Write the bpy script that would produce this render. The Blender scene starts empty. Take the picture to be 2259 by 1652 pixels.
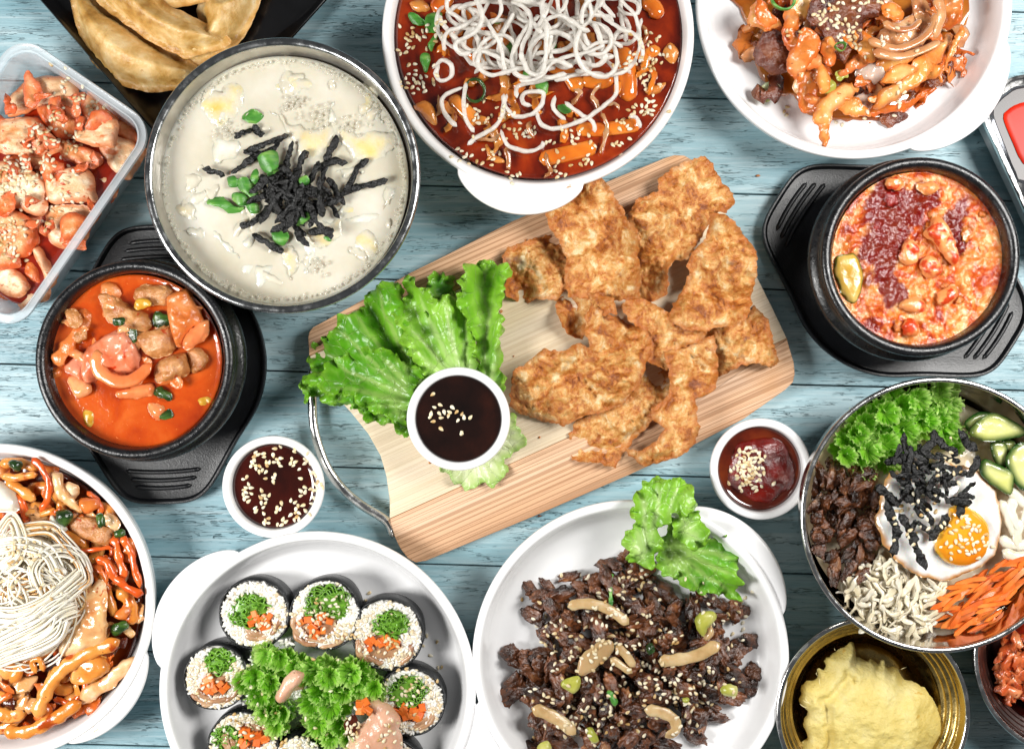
import bpy, math, random
import numpy as np
from mathutils import Vector, Matrix, Euler
from mathutils.geometry import delaunay_2d_cdt
# ---------------------------------------------------------------- camera, world, lamps
S = 0.036            # metres per working unit (one unit is 3.6 cm)
H = 27.0             # camera height in working units
sc = bpy.context.scene
cam_d = bpy.data.cameras.new('camera'); cam = bpy.data.objects.new('camera', cam_d); sc.collection.objects.link(cam)
cam.location = (0, 0, H*S); cam.rotation_euler = (0, 0, 0)
cam_d.sensor_width = 36; cam_d.lens = 36*H/22.59; cam_d.clip_start = 0.05; cam_d.clip_end = 50
sc.camera = cam
world = bpy.data.worlds.new("World"); sc.world = world; world.use_nodes = True
bg = world.node_tree.nodes['Background']; bg.inputs[0].default_value = (0.95, 0.97, 1.0, 1); bg.inputs[1].default_value = 0.10
def softbox(name, loc, target, sx, sy, power, col):
    d = bpy.data.lights.new(name, 'AREA'); d.shape = 'RECTANGLE'; d.size = sx*S; d.size_y = sy*S; d.energy = power; d.color = col
    o = bpy.data.objects.new(name, d); sc.collection.objects.link(o)
    o.location = Vector(loc)*S; o.rotation_euler = (Vector(target)-Vector(loc)).to_track_quat('-Z', 'Y').to_euler()
    return o
softbox('softbox_left', (-24, -6, 22), (-2, -1, 0), 9, 12, 15.4, (1.0, 0.985, 0.96))
softbox('softbox_right', (19, 7, 22), (3, 0, 0), 9, 12, 12.4, (1.0, 0.98, 0.95))
sc.view_settings.view_transform = 'Standard'; sc.view_settings.look = 'None'
sc.view_settings.exposure = 0; sc.view_settings.gamma = 1
sc.cycles.max_bounces = 8; sc.cycles.transparent_max_bounces = 12
try: sc.cycles.use_denoising = True
except Exception: pass
# ---------------------------------------------------------------- helpers
rng = random.Random(7); nr = np.random.RandomState(7)
def hexl(h):
    h = h.lstrip('#'); v = [int(h[i:i+2], 16)/255 for i in (0, 2, 4)]
    return tuple((x/12.92 if x <= .04045 else ((x+.055)/1.055)**2.4) for x in v)+(1,)
def W(X, Y, z=0.):
    k = (H-z)/H
    return ((X-1129.5)/100*k, (826-Y)/100*k, z)
CR = dict(A=(0, 0, .3419), B=(282.4, 56.5, .3931), C=(818.9, 0, .325), D=(1524.8, 0, .325), E=(0, 508.3, .37604), F=(621.2, 508.3, .44434),
          G=(1073, 310.6, .4614), H=(1666, 310.6, .34178), I=(1722.5, 790.7, .41018), J=(0, 960.1, .41878), K=(338.9, 1129.5, .325),
          L=(1016.6, 1044.8, .36746), M=(1694.3, 1298.9, .25), Z=(0, 0, 1))
def Q(k, s):          # 'x,y x,y ...' in one of the tracing frames -> list of plan points
    ox, oy, q = CR[k]
    return [(ox+float(a)*q, oy+float(b)*q) for a, b in (t.split(',') for t in s.split())]
PERM = np.random.RandomState(3).permutation(256); PERM = np.concatenate([PERM, PERM, PERM])
GR = np.random.RandomState(4).normal(size=(256, 3)); GR /= np.linalg.norm(GR, axis=1)[:, None]
def pn(p):
    p = np.asarray(p, float); i = np.floor(p).astype(int); f = p-i; i &= 255; u = f*f*f*(f*(f*6-15)+10); r = 0
    for dx in (0, 1):
        for dy in (0, 1):
            for dz in (0, 1):
                h = PERM[PERM[PERM[(i[:, 0]+dx) & 255]+((i[:, 1]+dy) & 255)]+((i[:, 2]+dz) & 255)]
                g = GR[h]; d = (g*(f-np.array([dx, dy, dz]))).sum(1)
                r = r+d*(u[:, 0] if dx else 1-u[:, 0])*(u[:, 1] if dy else 1-u[:, 1])*(u[:, 2] if dz else 1-u[:, 2])
    return r*1.6
def fbm(p, s=1., o=3, seed=0):
    p = np.asarray(p, float)*s+seed*17.31; r = 0; a = 1; t = 0
    for k in range(o): r = r+a*pn(p+k*5.7); p = p*2.03; t += a; a *= .5
    return r/t*1.3
def add(name, v, f, m=None, parent=None, smooth=True, attr=None, origin=None, angle=None):
    v = np.asarray(v, float)
    if origin is None: origin = np.array([v[:, 0].mean(), v[:, 1].mean(), v[:, 2].min()])
    origin = np.asarray(origin, float)
    me = bpy.data.meshes.new(name); me.from_pydata(((v-origin)*S).tolist(), [], f)
    if smooth: me.polygons.foreach_set('use_smooth', [True]*len(me.polygons))
    if m: me.materials.append(m)
    if attr is not None:
        at = me.attributes.new('e', 'FLOAT', 'POINT'); at.data.foreach_set('value', np.asarray(attr, np.float32))
    me.update()
    if angle:
        try: me.set_sharp_from_angle(angle=math.radians(angle))
        except Exception: pass
    o = bpy.data.objects.new(name, me); sc.collection.objects.link(o)
    if parent:
        o.parent = parent; o.location = (Vector(origin)*S)-PL[parent.name]
        PL[o.name] = Vector(origin)*S
    else:
        o.location = Vector(origin)*S; PL[o.name] = Vector(origin)*S
    return o
PL = {}
def tag(o, label=None, cat=None, group=None, kind=None):
    if label: o['label'] = label
    if cat: o['category'] = cat
    if group: o['group'] = group
    if kind: o['kind'] = kind
    return o
def thing(name, loc, label, cat, group=None, kind=None):
    o = bpy.data.objects.new(name, None); sc.collection.objects.link(o); o.location = Vector(loc)*S; o.empty_display_size = .01
    PL[o.name] = Vector(loc)*S
    return tag(o, label, cat, group, kind)
def inst(src, loc, rot=(0, 0, 0), s=1., label=None, cat=None, group=None, parent=None):
    o = src.copy(); sc.collection.objects.link(o); o.parent = parent
    L = Vector(loc)*S
    o.location = L-PL[parent.name] if parent else L
    o.rotation_euler = rot; o.scale = (s, s, s) if not hasattr(s, '__len__') else s
    for k in ('label', 'category', 'group', 'kind'):
        if k in o: del o[k]
    return tag(o, label, cat, group)
def catm(P, sp, closed=False):
    P = np.asarray(P, float); n = len(P)
    if closed: E = np.vstack([P[-1:], P, P[:2]])
    else: E = np.vstack([2*P[0]-P[1], P, 2*P[-1]-P[-2]])
    out = []
    for i in range(n if closed else n-1):
        a, b, c, d = E[i], E[i+1], E[i+2], E[i+3]
        k = max(1, int(math.ceil(np.linalg.norm(c-b)/sp))); t = (np.arange(k)/k)[:, None]
        out.append(.5*((2*b)+(-a+c)*t+(2*a-5*b+4*c-d)*t**2+(-a+3*b-3*c+d)*t**3))
    r = np.vstack(out)
    return r if closed else np.vstack([r, P[-1:]])
def inpoly(px, py, poly):
    ins = np.zeros(len(px), bool); n = len(poly); j = n-1
    for i in range(n):
        xi, yi = poly[i]; xj, yj = poly[j]
        if yi != yj:
            ins ^= ((yi > py) != (yj > py)) & (px < (xj-xi)*(py-yi)/(yj-yi)+xi)
        j = i
    return ins
def pdist(P, poly):
    A = poly; B = np.roll(poly, -1, 0); AB = B-A; L = (AB**2).sum(1)+1e-12; best = np.full(len(P), 1e9); arg = np.zeros(len(P))
    cum = np.concatenate([[0], np.cumsum(np.sqrt(L))])
    for i in range(len(A)):
        t = np.clip(((P-A[i])@AB[i])/L[i], 0, 1); d = np.hypot(*(P-A[i]-t[:, None]*AB[i]).T)
        m = d < best; best[m] = d[m]; arg[m] = cum[i]+t[m]*math.sqrt(L[i])
    return best, arg
def sheet(name, pts, z, m, parent=None, g=.09, th=.06, H_=0., w=.3, bend=None, tilt=None, nz=((.04, 2),), jag=0., jsc=4, flat=False,
          ruffle=None, fold=None, extra=None, vein=None, seed=None, round_=True, sharp=False):
    """a traced outline given its own thickness, curvature, relief and height"""
    seed = rng.random()*50 if seed is None else seed
    o = np.array([W(a, b, z)[:2] for a, b in pts])
    if sharp: o = np.vstack([o[i]+(o[(i+1) % len(o)]-o[i])*t for i in range(len(o)) for t in [np.linspace(0, 1, max(2, int(np.hypot(*(o[(i+1) % len(o)]-o[i]))/g)), endpoint=False)[:, None]]])
    else: o = catm(o, g, True)
    o0 = o
    if jag:
        t = np.roll(o, -1, 0)-np.roll(o, 1, 0); nrm = np.stack([t[:, 1], -t[:, 0]], 1)/(np.hypot(*t.T)[:, None]+1e-9)
        q = np.c_[o, np.zeros(len(o))]
        o = o+nrm*(fbm(q, jsc, 3, seed)*jag)[:, None]
    lo, hi = o.min(0), o.max(0)
    gx, gy = np.meshgrid(np.arange(lo[0], hi[0], g), np.arange(lo[1], hi[1], g*.87)); gx = gx.copy(); gx[1::2] += g/2
    p = np.c_[gx.ravel(), gy.ravel()]+nr.uniform(-.15, .15, (gx.size, 2))*g
    p = p[inpoly(p[:, 0], p[:, 1], o)]
    if len(p): d, _ = pdist(p, o); p = p[d > g*.45]
    allp = np.vstack([o, p]) if len(p) else o; no = len(o)
    r = delaunay_2d_cdt([Vector(x) for x in allp], [(i, (i+1) % no) for i in range(no)], [], 1, 1e-5)
    V = np.array([[x[0], x[1]] for x in r[0]]); F = [list(x) for x in r[2]]
    V3 = np.c_[V, np.zeros(len(V))]; DE, ARC = pdist(V, o); D = np.where(inpoly(V[:, 0], V[:, 1], o0), pdist(V, o0)[0], 0) if jag else DE; c = V.mean(0); L = V-c
    top = np.zeros(len(V))
    if H_: q = np.clip(D/w, 0, 1); top += H_*np.sqrt(np.maximum(0, 1-(1-q)**2))
    for a, s in nz: top += a*fbm(V3, s, 3, seed)*np.clip(D/.12+.25, 0, 1)
    base = np.zeros(len(V))
    if bend:
        for (ang, k) in (bend if hasattr(bend[0], '__len__') else [bend]):
            a = math.radians(ang); s = L[:, 0]*math.cos(a)+L[:, 1]*math.sin(a); base += k*s*s
    if tilt: base += L[:, 0]*tilt[0]+L[:, 1]*tilt[1]
    if fold:   # (bx,by, count, amp)
        bx, by = W(fold[0], fold[1], z)[:2]; dx, dy = V[:, 0]-bx, V[:, 1]-by; an = np.arctan2(dy, dx); rd = np.hypot(dx, dy)
        wv = fold[2]*an+2.0*fbm(np.c_[an*1.5, rd*.35, 0*an], 1, 2, seed)
        sv = np.sin(wv); base += fold[3]*np.clip(rd/2, 0, 1.2)*np.sign(sv)*np.abs(sv)**.7
    if ruffle:  # (amp, freq, width)
        ph = ARC*ruffle[1]+2.5*fbm(V3, 1.2, 2, seed+3)
        fall = np.exp(-DE/ruffle[2]); base += ruffle[0]*fall*(np.sin(ph)+.45*np.sin(ph*2.3+1))
    vv = np.zeros(len(V))
    if vein:
        bx, by = W(vein[0], vein[1], z)[:2]; dx, dy = V[:, 0]-bx, V[:, 1]-by; an = np.arctan2(dy, dx); rd = np.hypot(dx, dy)
        an0 = math.atan2(c[1]-by, c[0]-bx); da = (an-an0+math.pi) % (2*math.pi)-math.pi; q = np.c_[V*.9, 0*rd]
        f1 = da*4.2+.35*fbm(q, 1.2, 2, seed+6); d1 = np.abs(f1-np.round(f1))/4.2*np.maximum(rd, .15)
        f2 = da*11+rd*1.6+.8*fbm(q, 1.5, 3, seed+7); d2 = np.abs(f2-np.round(f2))/11*np.maximum(rd, .2)
        vv = np.exp(-(d1/(.02+.05/(1+rd)))**2)*.9+np.exp(-(d2/.03)**2)*.35+np.exp(-rd/.55)*.6; vv = np.clip(vv, 0, 1)*np.clip(D/.25, 0, 1)
        base -= .045*vv; 
    if extra: base += extra(V, D, L)
    if flat: mn = top*0
    zt = z+base+top; zb = z+base-(0 if flat else 0)-th*(np.clip(DE/.08, 0, 1)**.5 if round_ else 1)
    if H_ and flat: zb = z+base*1.0-th*np.clip(D/.08, 0, 1)
    n = len(V)
    E = {}
    for f in F:
        for i in range(len(f)):
            e = (f[i], f[(i+1) % len(f)])
            E[e] = 1
    bnd = [e for e in E if (e[1], e[0]) not in E]
    VV = np.vstack([np.c_[V, zt], np.c_[V, zb]])
    FF = F+[[i+n for i in reversed(f)] for f in F]+[[b, a, a+n, b+n] for a, b in bnd]
    # orientation: make the top face upward
    f = F[0]; a, b, c_ = V[f[0]], V[f[1]], V[f[2]]
    if (b[0]-a[0])*(c_[1]-a[1])-(b[1]-a[1])*(c_[0]-a[0]) < 0: FF = [list(reversed(f)) for f in FF]
    ob = add(name, VV, FF, m, parent, True, np.r_[DE, DE])
    if vein: ob.data.attributes.new('v', 'FLOAT', 'POINT').data.foreach_set('value', np.r_[vv, vv].astype(np.float32))
    return ob
def tube_vf(P, w, h=None, sides=8, taper=.5, twist=0., sp=.08, up=(0, 0, 1), nz=0., seed=0., raw=False, jit=0.):
    """swept strip: P world points, w half width, h half thickness"""
    P = np.asarray(P, float) if raw else catm(P, sp); h = w if h is None else h; n = len(P)
    T = np.gradient(P, axis=0); T /= np.linalg.norm(T, axis=1)[:, None]+1e-9
    up = np.array(up, float); Sd = np.cross(T, up); ln = np.linalg.norm(Sd, axis=1)[:, None]
    Sd = np.where(ln > .15, Sd/(ln+1e-9), np.array([1., 0, 0])); U = np.cross(Sd, T)
    s = np.linspace(0, 1, n); end = np.minimum(1, np.minimum(s, 1-s)*n*sp/max(w, 1e-4)*1.0+.02)
    k = np.sqrt(np.clip(1-(1-end)**2, 0, 1))*(1-taper)+taper*np.clip(end, .05, 1)
    if nz: k = k*(1+nz*fbm(np.c_[s*n*sp*3, 0*s+seed, 0*s], 1, 2, seed))
    tw = twist*s; cs, sn = np.cos(tw)[:, None], np.sin(tw)[:, None]; A = Sd*cs+U*sn; B = U*cs-Sd*sn
    th = np.arange(sides)/sides*2*np.pi+(math.pi/4 if sides == 4 else 0)
    V = P[:, None]+(A[:, None]*np.cos(th)[None, :, None]*w+B[:, None]*np.sin(th)[None, :, None]*h)*k[:, None, None]
    if jit: 
        q = V.reshape(-1, 3); V = (q+np.c_[fbm(q, 5, 2, seed), fbm(q, 5, 2, seed+9), fbm(q, 5, 2, seed+4)]*jit).reshape(V.shape)
    V = V.reshape(-1, 3); i = np.arange(n-1)[:, None]*sides; j = np.arange(sides)[None]; j2 = (j+1) % sides
    F = np.stack([i+j, i+j2, i+sides+j2, i+sides+j], -1).reshape(-1, 4).tolist()
    F.append(list(range(sides-1, -1, -1))); F.append([(n-1)*sides+q for q in range(sides)])
    # flip so that the normals face out
    return V, [f[::-1] for f in F]
def tube(name, P, w, m, parent=None, smooth=True, **k):
    v, f = tube_vf(P, w, **k); return add(name, v, f, m, parent, smooth, angle=50 if k.get('sides') == 4 else None)
def strip(name, fr, s, z, w, m, h=None, parent=None, zs=None, **k):   # traced strip, width in plan px
    pts = Q(fr, s); zz = zs or [z]*len(pts)
    return tube(name, [W(a, b, q) for (a, b), q in zip(pts, zz)], w/100, m, parent, h=(h if h is not None else w*.5)/100, **k)
def joinvf(L):
    V = []; F = []; n = 0
    for v, f in L: V.append(v); F += [[i+n for i in q] for q in f]; n += len(v)
    return np.vstack(V), F
import bmesh
_ico = {}
def ico(sub):
    if sub not in _ico:
        b = bmesh.new(); bmesh.ops.create_icosphere(b, subdivisions=sub, radius=1); b.verts.ensure_lookup_table()
        _ico[sub] = (np.array([v.co[:] for v in b.verts]), [[v.index for v in f.verts] for f in b.faces]); b.free()
    return _ico[sub]
def blob_vf(size, amp=.2, s=1.5, seed=0, sub=3, c=(0, 0, 0), ridge=0., rot=None):
    v, f = ico(sub); q = v*1.0; d = fbm(q, s, 4, seed)
    if ridge: d = d-ridge*np.abs(fbm(q, s*2.1, 3, seed+5))*2
    v = v*(1+amp*d)[:, None]*np.asarray(size)
    if rot is not None: v = v@np.array(Euler(rot).to_matrix()).T
    return v+np.asarray(c), f
def blob(name, m, c, size, parent=None, **k):
    v, f = blob_vf(size, c=c, **k); return add(name, v, f, m, parent, origin=c)
def loft(rings, cap0=False, cap1=False):
    R = [np.asarray(r, float) for r in rings]; n = len(R[0]); V = np.vstack(R)
    i = np.arange(len(R)-1)[:, None]*n; j = np.arange(n)[None]; j2 = (j+1) % n
    F = np.stack([i+j, i+j2, i+n+j2, i+n+j], -1).reshape(-1, 4).tolist()
    if cap0: F.append(list(range(n-1, -1, -1)))
    if cap1: F.append([(len(R)-1)*n+q for q in range(n)])
    return V, F
def prof(P, sp=.05):    # smooth profile through control points
    return catm(np.array(P, float), sp)
def lathe(name, c, P, m, parent=None, n=128, smooth=True, angle=40, raw=False, wob=0.):
    P = np.array(P, float) if raw else prof(P); a = np.arange(n)/n*2*np.pi; ca, sa = np.cos(a), np.sin(a)
    rings = [np.c_[c[0]+max(r, 1e-3)*ca, c[1]+max(r, 1e-3)*sa, np.full(n, c[2]+z)] for r, z in P]
    v, f = loft(rings, P[0][0] < .01 or False, P[-1][0] < .01)
    if wob: v[:, 2] += wob*fbm(v, .8, 2, 3)
    return add(name, v, f, m, parent, smooth, origin=(c[0], c[1], c[2]), angle=angle)
def disc(name, c, r, m, parent=None, g=.06, nz=(), men=.04, seed=0, label=None):
    """liquid surface with a meniscus climbing the wall and real relief"""
    nrg = max(6, int(r/g)); nt = max(48, int(2*math.pi*r/g)); nt = min(nt, 260)
    rr = np.linspace(0, 1, nrg+1)[1:]*r; a = np.arange(nt)/nt*2*np.pi
    X = np.concatenate([[0], (rr[:, None]*np.cos(a)).ravel()]); Y = np.concatenate([[0], (rr[:, None]*np.sin(a)).ravel()])
    R = np.hypot(X, Y); Z = men*np.exp(-(r-R)/.06)
    for am, s_ in nz: Z = Z+am*fbm(np.c_[X, Y, 0*X], s_, 4, seed)*np.clip((r-R)/.15, 0, 1)
    v = np.c_[X+c[0], Y+c[1], Z+c[2]]
    F = [[0, 1+j, 1+(j+1) % nt] for j in range(nt)]
    i = 1+np.arange(nrg-1)[:, None]*nt; j = np.arange(nt)[None]; j2 = (j+1) % nt
    F += np.stack([i+j, i+nt+j, i+nt+j2, i+j2], -1).reshape(-1, 4).tolist()
    # skirt below gives the liquid its body
    n0 = len(v); last = np.arange(nt)+1+(nrg-1)*nt
    low = v[last]*1.0; low[:, 2] -= .25; low[:, :2] = c[:2]+(low[:, :2]-c[:2])*.93; v = np.vstack([v, low])
    F += [[int(last[q]), n0+q, n0+(q+1) % nt, int(last[(q+1) % nt])] for q in range(nt)]; F.append([n0+q for q in range(nt-1, -1, -1)])
    return add(name, v, F, m, parent, attr=np.r_[r-R, np.zeros(nt)], origin=c)
# ---------------------------------------------------------------- materials
MATS = {}
def mat(name, cols, sc_=2., det=4., dist=0., rough=.4, bump=0., bsc=12., bdet=4, sss=0., ssc=.25, coat=0., metal=0., spots=None, edge=None,
        stretch=None, spec=.5, alpha=None, rvar=0., trans=0., spots2=None, var=0., lo=.3, hi=.7, voro=None, worldco=False, emit=None, rot=0., vb=0., croug=.1, scol=None, vein=None, transl=0., nrough=.55, VK=.5):
    if name in MATS: return MATS[name]
    m = bpy.data.materials.new(name); m.use_nodes = True; N = m.node_tree.nodes; Lk = m.node_tree.links; B = N['Principled BSDF']
    tc = N.new('ShaderNodeTexCoord'); mp = N.new('ShaderNodeMapping'); mp.inputs['Scale'].default_value = [1/S*x for x in (stretch or (1, 1, 1))]
    mp.inputs['Rotation'].default_value = (0, 0, rot)
    if rot:   # rotate first, then stretch
        mp.inputs['Scale'].default_value = (1/S,)*3
        m2 = N.new('ShaderNodeMapping'); m2.inputs['Scale'].default_value = stretch or (1, 1, 1); Lk.new(tc.outputs['Object'], mp.inputs[0]); Lk.new(mp.outputs[0], m2.inputs[0]); CO = m2.outputs[0]
    else: Lk.new(tc.outputs['Object'], mp.inputs[0]); CO = mp.outputs[0]
    oi = N.new('ShaderNodeObjectInfo'); mu = N.new('ShaderNodeMath'); mu.operation = 'MULTIPLY'; mu.inputs[1].default_value = 60; Lk.new(oi.outputs['Random'], mu.inputs[0])
    def noise(s, d=4., ds=0., r=.55):
        n = N.new('ShaderNodeTexNoise'); n.noise_dimensions = '4D'; n.inputs['Scale'].default_value = s; n.inputs['Detail'].default_value = d
        n.inputs['Roughness'].default_value = r; n.inputs['Distortion'].default_value = ds; Lk.new(CO, n.inputs['Vector']); Lk.new(mu.outputs[0], n.inputs['W']); return n.outputs[0]
    def mix(f, a, b, bt='MIX'):
        x = N.new('ShaderNodeMix'); x.data_type = 'RGBA'; x.blend_type = bt
        if isinstance(f, (int, float)): x.inputs[0].default_value = f
        else: Lk.new(f, x.inputs[0])
        for i, q in ((6, a), (7, b)):
            if isinstance(q, tuple): x.inputs[i].default_value = q
            else: Lk.new(q, x.inputs[i])
        return x.outputs[2]
    def mr(v, a, b, c=0., d=1.):
        x = N.new('ShaderNodeMapRange'); x.clamp = True; Lk.new(v, x.inputs[0])
        for i, q in enumerate((a, b, c, d)): x.inputs[i+1].default_value = q
        x.interpolation_type = 'SMOOTHSTEP'; return x.outputs[0]
    cl = [hexl(c) for c in cols]
    if len(cl) == 1: col = cl[0]
    else:
        r = N.new('ShaderNodeValToRGB'); Lk.new(noise(sc_, det, dist, nrough), r.inputs[0]); e = r.color_ramp.elements
        e[0].position = lo; e[0].color = cl[0]; e[1].position = hi; e[1].color = cl[-1]
        for i, c in enumerate(cl[1:-1]): q = e.new(lo+(hi-lo)*(i+1)/(len(cl)-1)); q.color = c
        col = r.outputs[0]
    for sp_ in (spots, spots2):
        if sp_: col = mix(mr(noise(sp_[1], 3, .3), sp_[2], sp_[2]+(sp_[3] if len(sp_) > 3 else .05)), col, hexl(sp_[0]))
    vh = None
    if voro:
        vo = N.new('ShaderNodeTexVoronoi'); vo.feature = 'DISTANCE_TO_EDGE'; vo.inputs['Scale'].default_value = voro[1]; 
        nd = N.new('ShaderNodeTexNoise'); nd.inputs['Scale'].default_value = voro[1]*.8; Lk.new(CO, nd.inputs[0])
        ad = N.new('ShaderNodeVectorMath'); ad.operation = 'MULTIPLY_ADD'; ad.inputs[1].default_value = (.5/voro[1],)*3; Lk.new(nd.outputs['Color'], ad.inputs[0]); Lk.new(CO, ad.inputs[2])
        Lk.new(ad.outputs[0], vo.inputs['Vector']); vh = mr(vo.outputs['Distance'], 0, voro[2]); 
        inv = mr(vo.outputs['Distance'], 0, voro[2], voro[3] if len(voro) > 3 else .6, 0); col = mix(inv, col, hexl(voro[0]))
    if edge:
        at = N.new('ShaderNodeAttribute'); at.attribute_name = 'e'; ns = noise(edge[3] if len(edge) > 3 else 4., 3)
        su = N.new('ShaderNodeMath'); su.operation = 'MULTIPLY_ADD'; Lk.new(ns, su.inputs[0]); su.inputs[1].default_value = -edge[1]*1.2; Lk.new(at.outputs['Fac'], su.inputs[2])
        col = mix(mr(su.outputs[0], -edge[1]*.6, edge[1]*.4, edge[2] if len(edge) > 2 else 1., 0.), col, hexl(edge[0]))
    if vein:
        av = N.new('ShaderNodeAttribute'); av.attribute_name = 'v'; col = mix(mr(av.outputs['Fac'], 0, 1, 0, VK), col, hexl(vein))
    if var:
        hv = N.new('ShaderNodeHueSaturation'); Lk.new(mr(oi.outputs['Random'], 0, 1, 1-var, 1+var*.6), hv.inputs['Value'])
        if isinstance(col, tuple): hv.inputs['Color'].default_value = col
        else: Lk.new(col, hv.inputs['Color'])
        col = hv.outputs[0]
    if isinstance(col, tuple): B.inputs['Base Color'].default_value = col
    else: Lk.new(col, B.inputs['Base Color'])
    if rvar: Lk.new(mr(noise(bsc*.4, 3), .3, .7, max(.02, rough-rvar), rough+rvar), B.inputs['Roughness'])
    else: B.inputs['Roughness'].default_value = rough
    if sss:
        B.inputs['Subsurface Weight'].default_value = sss; B.inputs['Subsurface Scale'].default_value = ssc*S
        B.inputs['Subsurface Radius'].default_value = scol or (1, .5, .3)
    B.inputs['Coat Weight'].default_value = coat; B.inputs['Coat Roughness'].default_value = croug; B.inputs['Metallic'].default_value = metal; B.inputs['Specular IOR Level'].default_value = spec
    if trans: B.inputs['Transmission Weight'].default_value = trans
    if bump:
        b = N.new('ShaderNodeBump'); b.inputs['Strength'].default_value = 1; b.inputs['Distance'].default_value = bump*S
        Lk.new(noise(bsc, bdet, 0, .6), b.inputs['Height']); last = b
        if vh is not None and vb:
            b2 = N.new('ShaderNodeBump'); b2.inputs['Strength'].default_value = 1; b2.inputs['Distance'].default_value = vb*S; Lk.new(vh, b2.inputs['Height']); Lk.new(b.outputs[0], b2.inputs['Normal']); last = b2
        Lk.new(last.outputs[0], B.inputs['Normal'])
        if coat: Lk.new(last.outputs[0], B.inputs['Coat Normal'])
    if transl:
        tl = N.new('ShaderNodeBsdfTranslucent'); Lk.new(col, tl.inputs[0]); ms = N.new('ShaderNodeMixShader'); ms.inputs[0].default_value = transl; Lk.new(B.outputs[0], ms.inputs[1]); Lk.new(tl.outputs[0], ms.inputs[2]); Lk.new(ms.outputs[0], N['Material Output'].inputs[0])
    if alpha is not None:
        tr = N.new('ShaderNodeBsdfTransparent'); mx = N.new('ShaderNodeMixShader'); lw = N.new('ShaderNodeLayerWeight'); lw.inputs[0].default_value = .35
        Lk.new(mr(lw.outputs['Facing'], 0, 1, alpha[0], alpha[1]), mx.inputs[0]); Lk.new(tr.outputs[0], mx.inputs[1]); Lk.new(B.outputs[0], mx.inputs[2])
        Lk.new(mx.outputs[0], N['Material Output'].inputs[0])
    MATS[name] = m; return m
# ---------------------------------------------------------------- painted table
def wood_paint():
    m = bpy.data.materials.new('painted_wood'); m.use_nodes = True; N = m.node_tree.nodes; L = m.node_tree.links; B = N['Principled BSDF']
    tc = N.new('ShaderNodeTexCoord'); oi = N.new('ShaderNodeObjectInfo')
    def mp(s):
        x = N.new('ShaderNodeMapping'); x.inputs['Scale'].default_value = [q/S for q in s]; L.new(tc.outputs['Object'], x.inputs[0])
        return x.outputs[0]
    w = N.new('ShaderNodeMath'); w.operation = 'MULTIPLY'; w.inputs[1].default_value = 90; L.new(oi.outputs['Random'], w.inputs[0])
    def noise(v, s, d, ds=0., r=.5):
        n = N.new('ShaderNodeTexNoise'); n.noise_dimensions = '4D'; L.new(v, n.inputs['Vector']); L.new(w.outputs[0], n.inputs['W'])
        n.inputs['Scale'].default_value = s; n.inputs['Detail'].default_value = d; n.inputs['Distortion'].default_value = ds; n.inputs['Roughness'].default_value = r; return n.outputs[0]
    def ramp(v, st):
        r = N.new('ShaderNodeValToRGB'); L.new(v, r.inputs[0]); e = r.color_ramp.elements; e[0].position, e[0].color = st[0]; e[1].position, e[1].color = st[-1]
        for p, c in st[1:-1]: q = e.new(p); q.color = c
        return r.outputs[0]
    def mix(f, a, b, bt='MIX'):
        x = N.new('ShaderNodeMix'); x.data_type = 'RGBA'; x.blend_type = bt; L.new(f, x.inputs[0])
        for i, q in ((6, a), (7, b)):
            if isinstance(q, tuple): x.inputs[i].default_value = q
            else: L.new(q, x.inputs[i])
        return x.outputs[2]
    g = lambda v: (v, v, v, 1)
    base = ramp(noise(mp((.22, .9, 1)), 1, 5), [(.34, hexl('#749da9')), (.5, hexl('#8fb4be')), (.66, hexl('#adc8cf'))])
    streak = ramp(noise(mp((.5, 11, 1)), 1, 4, .2), [(.35, g(0)), (.7, g(.8))])
    col = mix(streak, base, mix(streak, base, hexl('#c6d8dc')))
    fine = noise(mp((.8, 34, 1)), 1, 5, .5, .62)
    fm = ramp(fine, [(.55, g(0)), (.585, g(1))])
    patch = ramp(noise(mp((.3, 1.6, 1)), 1, 3), [(.46, g(.0)), (.7, g(.4))])
    mm = N.new('ShaderNodeMath'); mm.operation = 'MULTIPLY'; L.new(fm, mm.inputs[0]); L.new(patch, mm.inputs[1])
    col = mix(mm.outputs[0], col, hexl('#245062'))
    cr = noise(mp((.30, 4.2, 1)), 1, 5, .35, .58)
    ab = N.new('ShaderNodeMath'); ab.operation = 'MULTIPLY'; L.new(cr, ab.inputs[0]); ab.inputs[1].default_value = 17
    a2 = N.new('ShaderNodeMath'); a2.operation = 'PINGPONG'; a2.inputs[1].default_value = .5; L.new(ab.outputs[0], a2.inputs[0])
    ln = ramp(a2.outputs[0], [(.03, g(1)), (.085, g(0))])
    pt = ramp(noise(mp((.75, 5, 1)), 1, 4, .3, .6), [(.48, g(.0)), (.64, g(.9))])
    m3 = N.new('ShaderNodeMath'); m3.operation = 'MULTIPLY'; L.new(ln, m3.inputs[0]); L.new(pt, m3.inputs[1])
    col = mix(m3.outputs[0], col, hexl('#143846'))
    L.new(col, B.inputs['Base Color']); B.inputs['Roughness'].default_value = .38; B.inputs['Specular IOR Level'].default_value = .5
    hh = N.new('ShaderNodeMath'); hh.operation = 'MULTIPLY_ADD'; L.new(m3.outputs[0], hh.inputs[0]); hh.inputs[1].default_value = -2.0; L.new(fine, hh.inputs[2])
    b = N.new('ShaderNodeBump'); b.inputs['Distance'].default_value = .012*S; b.inputs['Strength'].default_value = 1; L.new(hh.outputs[0], b.inputs['Height']); L.new(b.outputs[0], B.inputs['Normal'])
    return m
WP = wood_paint()
table = thing('table_top', (0, 0, -.8), None, None, kind='structure')
gapm = mat('gap_dark', ['#0c1a22'], rough=.9)
th = math.radians(-1.5); ct, st_ = math.cos(th), math.sin(th); pitch = 2.085
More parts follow.
